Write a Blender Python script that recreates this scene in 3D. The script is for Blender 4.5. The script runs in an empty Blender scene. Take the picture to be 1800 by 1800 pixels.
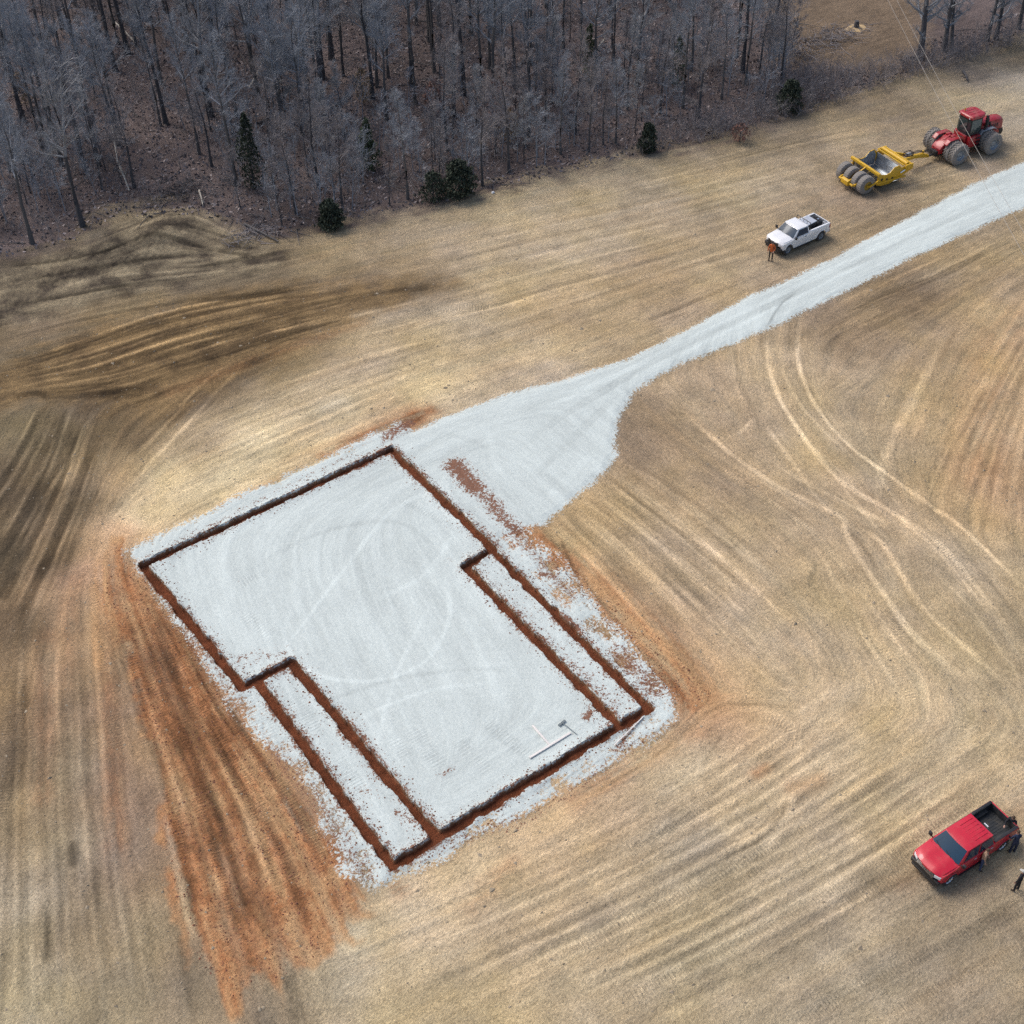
import bpy, bmesh, math, random
import numpy as np
from mathutils import Vector, Matrix, Quaternion

# ------------------------------------------------------------------ camera, sky, sun, exposure
scene = bpy.context.scene
COL = scene.collection
R = math.radians
S = 0.92                                            # metres per calibration unit
CAM = np.array([38.379, 68.671, 66.800]) * S
PITCH, ROLL, YAW, FPX = 0.75376, -0.016947, 3.767037, 2400.0

def cam_axes():
    cy, sy = math.cos(YAW), math.sin(YAW)
    fw = np.array([sy * math.cos(PITCH), cy * math.cos(PITCH), -math.sin(PITCH)])
    r = np.array([cy, -sy, 0.0]); u = np.cross(r, fw)
    r2 = r * math.cos(ROLL) + u * math.sin(ROLL)
    u2 = -r * math.sin(ROLL) + u * math.cos(ROLL)
    return r2, u2, fw
RX, UX, FX = cam_axes()

def g(px, py, z=0.0):
    """photo position (of 1800) -> point of the place at height z"""
    d = FX + RX * (px - 900) / FPX + UX * (900 - py) / FPX
    t = (z - CAM[2]) / d[2]
    return CAM + d * t
def gv(px, py, z=0.0): return Vector(g(px, py, z))
def gl(pts): return np.array([g(p[0], p[1])[:2] for p in pts])

cd = bpy.data.cameras.new('camera'); co = bpy.data.objects.new('camera', cd); COL.objects.link(co)
cd.sensor_width = 36; cd.lens = 36 * FPX / 1800; cd.clip_end = 3000; cd.clip_start = 0.5
m = Matrix.Identity(4)
for i in range(3):
    m[i][0], m[i][1], m[i][2], m[i][3] = RX[i], UX[i], -FX[i], CAM[i]
co.matrix_world = m
scene.camera = co

SUN_EL, SUN_AZ_VEC = R(52), Vector((0.30, -0.95, 0))          # soft sun behind the wood
world = bpy.data.worlds.new('World'); scene.world = world; world.use_nodes = True
wn = world.node_tree
bg = wn.nodes['Background']
sky = wn.nodes.new('ShaderNodeTexSky'); sky.sky_type = 'NISHITA'; sky.sun_disc = False
sky.sun_elevation = SUN_EL
sky.sun_rotation = math.atan2(SUN_AZ_VEC.x, SUN_AZ_VEC.y)
sky.air_density = 1.0; sky.dust_density = 4.0; sky.ozone_density = 1.0
wn.links.new(sky.outputs[0], bg.inputs[0]); bg.inputs[1].default_value = 0.15
sl = bpy.data.lights.new('sun', 'SUN'); sl.energy = 1.5; sl.angle = R(28); sl.color = (1.0, 0.965, 0.92)
so = bpy.data.objects.new('sun', sl); COL.objects.link(so)
sd = SUN_AZ_VEC.normalized() * math.cos(SUN_EL) + Vector((0, 0, math.sin(SUN_EL)))
so.rotation_euler = (-sd).to_track_quat('-Z', 'Y').to_euler()
scene.view_settings.view_transform = 'Standard'; scene.view_settings.look = 'None'
scene.view_settings.exposure = 0.10; scene.view_settings.gamma = 1.0
scene.view_settings.use_curve_mapping = False
scene.cycles.use_denoising = False
scene.cycles.denoiser = 'OPENIMAGEDENOISE'
scene.cycles.denoising_input_passes = 'RGB_ALBEDO_NORMAL'
scene.cycles.max_bounces = 4; scene.cycles.diffuse_bounces = 2; scene.cycles.glossy_bounces = 2

rng = np.random.default_rng(7); random.seed(7)
EXPO = np.array([1.08, 1.08, 1.17])                     # what a white sheet on the ground shows
def alb(c):
    c = np.asarray(c, float) / 255.0
    return np.where(c <= 0.04045, c / 12.92, ((c + 0.055) / 1.055) ** 2.4) / EXPO

# ------------------------------------------------------------------ helpers
def tag(o, label=None, cat=None, group=None, kind=None):
    if label: o['label'] = label
    if cat: o['category'] = cat
    if group: o['group'] = group
    if kind: o['kind'] = kind
    return o
def empty(name, loc=(0, 0, 0), rz=0.0):
    o = bpy.data.objects.new(name, None); COL.objects.link(o)
    o.location = loc; o.rotation_euler = (0, 0, rz); o.empty_display_size = 0.2
    return o
def link(name, me, mat=None, parent=None):
    o = bpy.data.objects.new(name, me); COL.objects.link(o)
    if mat is not None and len(me.materials) == 0: me.materials.append(mat)
    if parent is not None: o.parent = parent
    return o

class MB:
    def __init__(s): s.v = []; s.f = []
    def add(s, vs, fs):
        o = len(s.v); s.v += [tuple(p) for p in vs]; s.f += [tuple(i + o for i in f) for f in fs]; return s
    def box(s, c, d, rot=None):
        x, y, z = d[0] / 2, d[1] / 2, d[2] / 2
        vs = [Vector(p) for p in ((-x,-y,-z),(x,-y,-z),(x,y,-z),(-x,y,-z),(-x,-y,z),(x,-y,z),(x,y,z),(-x,y,z))]
        if rot is not None: vs = [rot @ p for p in vs]
        c = Vector(c)
        return s.add([p + c for p in vs], [(3,2,1,0),(4,5,6,7),(0,1,5,4),(1,2,6,5),(2,3,7,6),(3,0,4,7)])
    def bar(s, a, b, w, h):
        a, b = Vector(a), Vector(b); d = b - a
        return s.box((a + b) / 2, (d.length, w, h), d.to_track_quat('X', 'Z').to_matrix())
    def hexa(s, bot, top):
        return s.add(list(bot) + list(top), [(3,2,1,0),(4,5,6,7),(0,1,5,4),(1,2,6,5),(2,3,7,6),(3,0,4,7)])
    def tube(s, pts, rad, n=8, cap=True):
        pts = [Vector(p) for p in pts]; k = len(pts)
        if not hasattr(rad, '__len__'): rad = [rad] * k
        vs = []; fs = []
        for i, p in enumerate(pts):
            t = (pts[min(i + 1, k - 1)] - pts[max(i - 1, 0)]).normalized()
            q = t.to_track_quat('Z', 'X')
            for j in range(n):
                a = 2 * math.pi * j / n
                vs.append(p + q @ Vector((math.cos(a) * rad[i], math.sin(a) * rad[i], 0)))
        for i in range(k - 1):
            for j in range(n):
                j2 = (j + 1) % n
                fs.append((i*n + j, i*n + j2, (i+1)*n + j2, (i+1)*n + j))
        if cap:
            fs.append(tuple(range(n - 1, -1, -1))); fs.append(tuple((k-1)*n + j for j in range(n)))
        return s.add(vs, fs)
    def lathe(s, prof, n=24, c=(0, 0, 0)):
        """profile of (radius, y); axis along local Y"""
        c = Vector(c); vs = []; fs = []; k = len(prof)
        for r, y in prof:
            for j in range(n):
                a = 2 * math.pi * j / n
                vs.append(c + Vector((math.cos(a) * r, y, math.sin(a) * r)))
        for i in range(k - 1):
            for j in range(n):
                j2 = (j + 1) % n
                fs.append((i*n + j, (i+1)*n + j, (i+1)*n + j2, i*n + j2))
        return s.add(vs, fs)
    def prism(s, poly, y0, y1):
        """polygon in (x, z), extruded along y"""
        k = len(poly)
        vs = [(p[0], y0, p[1]) for p in poly] + [(p[0], y1, p[1]) for p in poly]
        fs = [tuple(range(k)), tuple(range(2*k - 1, k - 1, -1))]
        for i in range(k):
            j = (i + 1) % k; fs.append((i, i + k, j + k, j))
        return s.add(vs, fs)
    def grid(s, P):
        """P: rows of points -> open sheet"""
        a, b = len(P), len(P[0]); vs = [p for row in P for p in row]
        fs = [(i*b + j, i*b + j + 1, (i+1)*b + j + 1, (i+1)*b + j) for i in range(a - 1) for j in range(b - 1)]
        return s.add(vs, fs)
    def mesh(s, name, bevel=0.0, seg=2, smooth=False):
        me = bpy.data.meshes.new(name); me.from_pydata([tuple(p) for p in s.v], [], s.f)
        bm = bmesh.new(); bm.from_mesh(me)
        bmesh.ops.recalc_face_normals(bm, faces=bm.faces)
        if bevel > 0:
            es = [e for e in bm.edges if len(e.link_faces) == 2 and e.calc_face_angle(0) > 0.5]
            bmesh.ops.bevel(bm, geom=es, offset=bevel, segments=seg, profile=0.6, affect='EDGES', clamp_overlap=True)
        bm.to_mesh(me); bm.free()
        if smooth or bevel > 0:
            me.polygons.foreach_set('use_smooth', [True] * len(me.polygons))
            me.set_sharp_from_angle(angle=R(40))
        return me
    def build(s, name, mat, parent=None, bevel=0.0, seg=2, smooth=False):
        return link(name, s.mesh(name, bevel, seg, smooth), mat, parent)

def copy_tree(o, parent=None):
    c = o.copy(); COL.objects.link(c)
    if parent is not None: c.parent = parent
    for ch in list(o.children): copy_tree(ch, c)
    return c

# ------------------------------------------------------------------ materials
MATS = {}
class NT:
    def __init__(s, name):
        s.m = bpy.data.materials.new(name); s.m.use_nodes = True; s.t = s.m.node_tree
        s.b = s.t.nodes['Principled BSDF']; MATS[name] = s.m
    def n(s, typ, **kw):
        nd = s.t.nodes.new(typ)
        for k, v in kw.items(): setattr(nd, k, v)
        return nd
    def l(s, a, b): s.t.links.new(a, b)
    def val(s, sock, v):
        if isinstance(v, bpy.types.NodeSocket): s.l(v, sock)
        else: sock.default_value = v
    def math(s, op, a, b=None, c=None, clamp=False):
        nd = s.n('ShaderNodeMath', operation=op); nd.use_clamp = clamp
        s.val(nd.inputs[0], a)
        if b is not None: s.val(nd.inputs[1], b)
        if c is not None: s.val(nd.inputs[2], c)
        return nd.outputs[0]
    def noise(s, scale, detail=2.0, rough=0.5, vec=None, dist=0.0):
        nd = s.n('ShaderNodeTexNoise'); nd.inputs['Scale'].default_value = scale
        nd.inputs['Detail'].default_value = detail; nd.inputs['Roughness'].default_value = rough
        nd.inputs['Distortion'].default_value = dist
        if vec is not None: s.l(vec, nd.inputs['Vector'])
        return nd.outputs[0]
    def mix(s, f, a, b, blend='MIX'):
        nd = s.n('ShaderNodeMix', data_type='RGBA', blend_type=blend); nd.clamp_factor = True
        s.val(nd.inputs[0], f)
        for sock, v in ((nd.inputs[6], a), (nd.inputs[7], b)):
            if isinstance(v, bpy.types.NodeSocket): s.l(v, sock)
            else: sock.default_value = (*v[:3], 1)
        return nd.outputs[2]
    def remap(s, v, a, b, c=0.0, d=1.0, smooth=True):
        nd = s.n('ShaderNodeMapRange'); nd.interpolation_type = 'SMOOTHSTEP' if smooth else 'LINEAR'
        s.val(nd.inputs[0], v)
        for i, k in enumerate((a, b, c, d)): s.val(nd.inputs[i + 1], k)
        return nd.outputs[0]
    def bump(s, h, strength=0.5, dist=0.05):
        nd = s.n('ShaderNodeBump'); nd.inputs['Strength'].default_value = strength
        nd.inputs['Distance'].default_value = dist; s.l(h, nd.inputs['Height']); s.l(nd.outputs[0], s.b.inputs['Normal'])
    def out(s, color=None, rough=None, metal=None, coat=None, spec=None):
        if color is not None:
            if isinstance(color, bpy.types.NodeSocket): s.l(color, s.b.inputs['Base Color'])
            else: s.b.inputs['Base Color'].default_value = (*color[:3], 1)
        for k, v in (('Roughness', rough), ('Metallic', metal), ('Coat Weight', coat), ('Specular IOR Level', spec)):
            if v is not None: s.val(s.b.inputs[k], v)
        return s.m

def simple(name, col, rough=0.6, metal=0.0, var=0.15, scale=6.0, coat=0.0, dust=0.0, spec=0.5):
    t = NT(name)
    tc = t.n('ShaderNodeTexCoord').outputs['Object']
    n1 = t.noise(scale, 4, 0.6, tc)
    c = t.mix(n1, tuple(x * (1 - var) for x in col), tuple(min(1, x * (1 + var)) for x in col))
    if dust > 0:
        n2 = t.noise(2.3, 5, 0.65, tc)
        c = t.mix(t.remap(n2, 0.45, 0.75, 0, dust), c, (0.36, 0.29, 0.2))
    r = t.math('ADD', t.math('MULTIPLY', n1, 0.2), rough - 0.1)
    return t.out(c, r, metal, coat, spec)
simple('bark', (0.115, 0.108, 0.105), 0.9, var=0.45, scale=9)
simple('bark_dark', (0.075, 0.073, 0.078), 0.9, var=0.4, scale=9)
simple('twig', (0.275, 0.295, 0.325), 0.9, var=0.35, scale=0.6)
simple('twig_brown', (0.255, 0.235, 0.235), 0.9, var=0.4, scale=0.6)
simple('twig_grey', (0.32, 0.325, 0.335), 0.9, var=0.35, scale=0.6)
simple('pale_wood', (0.45, 0.41, 0.35), 0.8, var=0.3)
simple('cedar', (0.036, 0.048, 0.030), 0.85, var=0.5, scale=3)
simple('pine', (0.045, 0.065, 0.028), 0.8, var=0.5, scale=3)
simple('beech_leaf', (0.22, 0.115, 0.085), 0.85, var=0.4, scale=3)
simple('tan_leaf', (0.22, 0.16, 0.10), 0.85, var=0.4, scale=3)
simple('clod', (0.20, 0.085, 0.05), 0.95, var=0.4, scale=1.5)
simple('grey_clod', (0.33, 0.27, 0.19), 0.95, var=0.45, scale=0.7)
simple('red_paint', (0.55, 0.008, 0.03), 0.4, var=0.08, coat=0.5, dust=0.12)
simple('white_paint', (0.80, 0.81, 0.82), 0.35, var=0.03, coat=0.5, dust=0.12)
simple('tractor_red', (0.36, 0.012, 0.022), 0.42, var=0.15, coat=0.3, dust=0.38)
simple('scraper_yellow', (0.66, 0.39, 0.02), 0.5, var=0.2, dust=0.22)
simple('steel', (0.42, 0.45, 0.48), 0.32, metal=0.75, var=0.35, scale=1.6, dust=0.25)
simple('rubber', (0.035, 0.036, 0.04), 0.85, var=0.3, dust=0.35)
simple('dusty_rubber', (0.24, 0.225, 0.21), 0.9, var=0.3, dust=0.4)
simple('rim_grey', (0.30, 0.34, 0.38), 0.45, metal=0.4, var=0.15, dust=0.2)
simple('rim_yellow', (0.45, 0.30, 0.05), 0.55, var=0.2, dust=0.3)
simple('chrome', (0.75, 0.77, 0.8), 0.15, metal=1.0, var=0.05)
simple('black_trim', (0.018, 0.019, 0.022), 0.5, var=0.2, dust=0.06)
simple('bed_liner', (0.022, 0.026, 0.03), 0.65, var=0.3, dust=0.15)
simple('glass', (0.012, 0.04, 0.075), 0.08, var=0.1, spec=0.45)
simple('lamp_glass', (0.78, 0.80, 0.82), 0.12, var=0.05)
simple('tail_lamp', (0.35, 0.01, 0.012), 0.2, var=0.1)
simple('toolbox_metal', (0.55, 0.58, 0.62), 0.35, metal=0.5, var=0.15)
simple('grey_panel', (0.35, 0.37, 0.40), 0.5, var=0.1)
simple('lumber', (0.74, 0.70, 0.66), 0.75, var=0.12, scale=12)
simple('tool_grey', (0.16, 0.19, 0.2), 0.6, var=0.2)
simple('litter_white', (0.85, 0.85, 0.84), 0.6, var=0.03)
simple('wire', (0.34, 0.32, 0.29), 0.5, metal=0.3, var=0.1)
simple('skin', (0.46, 0.26, 0.19), 0.55, var=0.08)
simple('cloth_orange', (0.55, 0.13, 0.035), 0.9, var=0.15)
simple('cloth_black', (0.015, 0.015, 0.02), 0.9, var=0.2)
simple('cloth_navy', (0.02, 0.028, 0.06), 0.9, var=0.2)
simple('cloth_jeans', (0.05, 0.075, 0.15), 0.9, var=0.2)
simple('cloth_tan', (0.36, 0.24, 0.16), 0.9, var=0.15)
simple('cloth_brown', (0.07, 0.045, 0.035), 0.9, var=0.15)
simple('cap_grey', (0.45, 0.45, 0.42), 0.9, var=0.15)
simple('cap_dark', (0.03, 0.03, 0.035), 0.9, var=0.15)
simple('hair', (0.06, 0.035, 0.02), 0.8, var=0.2)
simple('boot', (0.06, 0.04, 0.03), 0.8, var=0.2)

def litter_material():
    t = NT('leaf_litter')
    a = t.n('ShaderNodeAttribute', attribute_name='tint').outputs['Fac']
    c = t.mix(a, (0.15, 0.125, 0.125), (0.40, 0.345, 0.33))
    return t.out(c, 0.9, 0, 0, 0.2)
litter_material()

def ground_material():
    t = NT('ground_soil')
    base = t.n('ShaderNodeAttribute', attribute_name='soil').outputs['Color']
    mk = t.n('ShaderNodeSeparateColor'); t.l(t.n('ShaderNodeAttribute', attribute_name='mask').outputs['Color'], mk.inputs[0])
    gravel, clay, tread = mk.outputs
    ts = t.n('ShaderNodeAttribute', attribute_name='tread_s').outputs['Fac']
    pos = t.n('ShaderNodeTexCoord').outputs['Object']
    n_f = t.noise(8.0, 3, 0.75, pos)                 # clods and stubble
    n_s = t.noise(3.6, 3, 0.8, pos)
    n_e = t.noise(6.0, 3, 0.8, pos)
    v = t.math('ADD', t.remap(n_f, 0.3, 0.7, 0.76, 1.24, False), t.remap(n_s, 0.3, 0.7, -0.19, 0.19, False))
    # fine scratches left by blades and tyres, drawn along the local driving direction
    fl = t.n('ShaderNodeSeparateColor'); t.l(t.n('ShaderNodeAttribute', attribute_name='flow').outputs['Color'], fl.inputs[0])
    fc_, fs_ = t.math('MULTIPLY_ADD', fl.outputs[0], 2.0, -1.0), t.math('MULTIPLY_ADD', fl.outputs[1], 2.0, -1.0)
    scr = None
    for k, (wsock, sgn) in enumerate(((fc_, 1), (fs_, 1), (fc_, -1), (fs_, -1))):
        ro = t.n('ShaderNodeVectorRotate', rotation_type='Z_AXIS'); t.l(pos, ro.inputs['Vector']); ro.inputs['Angle'].default_value = -k * math.pi / 4
        sc_ = t.n('ShaderNodeVectorMath', operation='MULTIPLY'); t.l(ro.outputs[0], sc_.inputs[0]); sc_.inputs[1].default_value = (1.1, 9.0, 2.0)
        nn_ = t.math('SUBTRACT', t.noise(1.0, 2, 0.75, sc_.outputs[0]), 0.5)
        term = t.math('MULTIPLY', nn_, t.math('MAXIMUM', t.math('MULTIPLY', wsock, float(sgn)), 0.12))
        scr = term if scr is None else t.math('ADD', scr, term)
    v = t.math('ADD', v, t.math('MULTIPLY', scr, 0.72))
    c = t.mix(1.0, base, t.n_comb(v), 'MULTIPLY')
    c = t.mix(t.remap(n_e, 0.60, 0.72, 0, 0.4), c, t.mix(1.0, c, (1.40, 1.38, 1.34), 'MULTIPLY'))
    c = t.mix(t.remap(n_e, 0.38, 0.28, 0, 0.45), c, t.mix(1.0, c, (0.55, 0.51, 0.48), 'MULTIPLY'))
    # gravel: crushed pale limestone, packed by traffic
    gcol = t.mix(t.remap(n_f, 0.32, 0.68), (0.505, 0.562, 0.54), (0.595, 0.65, 0.622))
    gcol = t.mix(t.remap(n_e, 0.64, 0.74, 0, 0.35), gcol, (0.40, 0.43, 0.43))
    gl_ = t.n('ShaderNodeAttribute', attribute_name='gshade').outputs['Fac']
    gcol = t.mix(1.0, gcol, t.n_comb(t.math('ADD', gl_, t.math('MULTIPLY', scr, 0.28))), 'MULTIPLY')
    e = t.math('ADD', gravel, t.math('MULTIPLY', t.math('SUBTRACT', n_e, 0.5), 1.5))
    f = t.remap(e, 0.40, 0.60)
    c = t.mix(f, c, gcol)
    # clay crumbs over the gravel
    e2 = t.math('ADD', clay, t.math('MULTIPLY', t.math('SUBTRACT', n_s, 0.5), 1.4))
    e2 = t.math('ADD', e2, t.math('MULTIPLY', t.math('SUBTRACT', n_f, 0.5), 1.6))
    ccol = t.mix(n_e, (0.07, 0.035, 0.025), (0.36, 0.19, 0.125))
    c = t.mix(t.remap(e2, 0.44, 0.58), c, ccol)
    # cleat marks of crawler tracks
    w = t.math('SINE', t.math('MULTIPLY', ts, 2 * math.pi / 0.21))
    w = t.math('MULTIPLY', w, t.math('MULTIPLY', tread, t.remap(n_s, 0.38, 0.6, 0.15, 1.0)))
    c = t.mix(1.0, c, t.n_comb(t.math('ADD', t.math('MULTIPLY', w, 0.17), 1.0)), 'MULTIPLY')
    h = t.math('ADD', n_f, t.math('MULTIPLY', w, 0.25))
    bs = t.n('ShaderNodeBump'); bs.inputs['Distance'].default_value = 0.10; t.l(h, bs.inputs['Height'])
    t.l(t.remap(f, 0, 1, 0.85, 0.22), bs.inputs['Strength']); t.l(bs.outputs[0], t.b.inputs['Normal'])
    t.out(c, 0.95, 0, 0, 0.15)
def _n_comb(s, v):
    nd = s.n('ShaderNodeCombineColor')
    for i in range(3): s.l(v, nd.inputs[i])
    return nd.outputs[0]
NT.n_comb = _n_comb
ground_material()

# ------------------------------------------------------------------ noise and painting of the ground
_tab = rng.random((4, 256, 256)).astype(np.float32)
def vnoise(x, y, k=0):
    x = np.asarray(x, np.float32); y = np.asarray(y, np.float32)
    xi = np.floor(x).astype(np.int32); yi = np.floor(y).astype(np.int32)
    fx = x - xi; fy = y - yi
    fx = fx * fx * (3 - 2 * fx); fy = fy * fy * (3 - 2 * fy)
    T = _tab[k % 4]; off = 37 * k
    a = (xi + off) & 255; b = (yi + off) & 255; a1 = (a + 1) & 255; b1 = (b + 1) & 255
    return (T[a, b] * (1-fx) + T[a1, b] * fx) * (1-fy) + (T[a, b1] * (1-fx) + T[a1, b1] * fx) * fy
def fbm(x, y, k=0, o=4):
    s = 0; a = 0.5; t = 0
    for i in range(o):
        s = s + a * vnoise(x * 2**i, y * 2**i, k + i); t += a; a *= 0.5
    return s / t

# the pad's layout, in photo positions that fall on level ground
P = dict(A=(688,792), B=(252,995), F=(868,968), C=(428,1210), G=(1140,1247), H=(690,1524), I=(768,1472), J=(1086,1274), D=(512,1166), E=(818,998), C2=(452,1198))
TR_W = 0.56
TRENCH = [gl([P[a], P[b]]) for a, b in ('AB','BC','CD','DI','HG','AF','FE','EJ')] + [gl([P['C2'], P['H']]), gl([(872,975), P['G']])]

PAD = gl([(213,970),(300,930),(400,884),(520,830),(640,775),(700,742),(735,765),(800,830),(870,905),(925,935),(985,985),(1050,1075),(1120,1155),
          (1175,1215),(1190,1250),(1160,1285),(1080,1335),(990,1385),(900,1440),(800,1490),(700,1545),(655,1560),(600,1520),(575,1470),(560,1400),(525,1350),(478,1310),(410,1255),
          (370,1180),(320,1105),(262,1020)])
DRIVE = gl([(1990,190),(1800,285),(1700,330),(1600,382),(1500,435),(1400,487),(1300,528),(1200,585),(1100,633),(1000,665),(900,690),(780,735),(690,775),
            (720,830),(800,900),(870,950),(940,922),(955,925),(1000,885),(1060,835),(1083,800),(1080,770),(1090,735),(1115,690),(1160,660),(1200,640),(1300,600),(1400,555),(1500,505),(1600,455),(1700,410),(1800,365),(1990,265)])
WOOD = gl([(-400,560),(-150,490),(0,455),(140,418),(190,372),(280,358),(360,372),(440,412),(480,420),(580,398),(700,372),(800,352),(950,312),(1140,268),(1300,232),(1390,200),(1500,160),(1600,125),(1700,95),(1800,55),(2050,-10),
            (2300,-420),(900,-420),(-600,-420)])
CLEARING = gl([(1385,120),(1372,60),(1345,0),(1300,-80),(1620,-80),(1625,0),(1640,90),(1560,130),(1470,120)])
CLAY_FAN = gl([(205,960),(250,1000),(330,1120),(430,1260),(520,1400),(600,1510),(618,1585),(560,1680),(470,1735),(410,1755),(350,1690),(310,1590),(290,1480),(285,1350),(240,1250),(205,1130),(185,1040)])

# raster of the soil, in metres
CX0, CY0, CX1, CY1, CH = -100.0, -52.0, 43.0, 60.0, 0.11
NX, NY = int((CX1 - CX0) / CH), int((CY1 - CY0) / CH)
def coarse(h):
    xs = np.arange(CX0, CX1 + h, h); ys = np.arange(CY0, CY1 + h, h)
    return np.meshgrid(xs, ys, indexing='ij')
def up(A, h, X, Y):
    fx = np.clip((X - CX0) / h, 0, A.shape[0] - 1.001); fy = np.clip((Y - CY0) / h, 0, A.shape[1] - 1.001)
    i = fx.astype(np.int32); j = fy.astype(np.int32); fx = (fx - i).astype(np.float32); fy = (fy - j).astype(np.float32)
    if A.ndim == 3: fx = fx[..., None]; fy = fy[..., None]
    return (A[i, j]*(1-fx) + A[i+1, j]*fx)*(1-fy) + (A[i, j+1]*(1-fx) + A[i+1, j+1]*fx)*fy
gx = (CX0 + CH * np.arange(NX)).astype(np.float32); gy = (CY0 + CH * np.arange(NY)).astype(np.float32)
GX, GY = np.meshgrid(gx, gy, indexing='ij')

def inside(poly, X, Y):
    r = np.zeros(X.shape, bool); n = len(poly)
    for i in range(n):
        x0, y0 = poly[i]; x1, y1 = poly[(i + 1) % n]
        if y0 == y1: continue
        c = ((y0 > Y) != (y1 > Y)) & (X < (x1 - x0) * (Y - y0) / (y1 - y0) + x0)
        r ^= c
    return r
def seg_dist(p, q, X, Y):
    d = q - p; L = max(1e-6, float(d @ d))
    t = np.clip(((X - p[0]) * d[0] + (Y - p[1]) * d[1]) / L, 0, 1)
    return np.hypot(X - p[0] - t * d[0], Y - p[1] - t * d[1]), t * math.sqrt(L)
def sdist(poly, X, Y):
    """signed distance, positive inside"""
    D = np.full(X.shape, 1e9, np.float32)
    for i in range(len(poly)):
        D = np.minimum(D, seg_dist(poly[i], poly[(i + 1) % len(poly)], X, Y)[0])
    return np.where(inside(poly, X, Y), D, -D)
HC = 0.5
QX, QY = coarse(HC)
def sd_up(poly): return up(sdist(poly, QX, QY).astype(np.float32), HC, GX, GY)

def smooth_line(pts, n=6):
    p = gl(pts)
    if len(p) < 3: return p
    out = []
    for i in range(len(p) - 1):
        p0 = p[max(i-1, 0)]; p1 = p[i]; p2 = p[i+1]; p3 = p[min(i+2, len(p)-1)]
        for k in range(n):
            t = k / n
            out.append(0.5*((2*p1) + (-p0+p2)*t + (2*p0-5*p1+4*p2-p3)*t*t + (-p0+3*p1-3*p2+p3)*t**3))
    out.append(p[-1]); return np.array(out)

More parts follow.
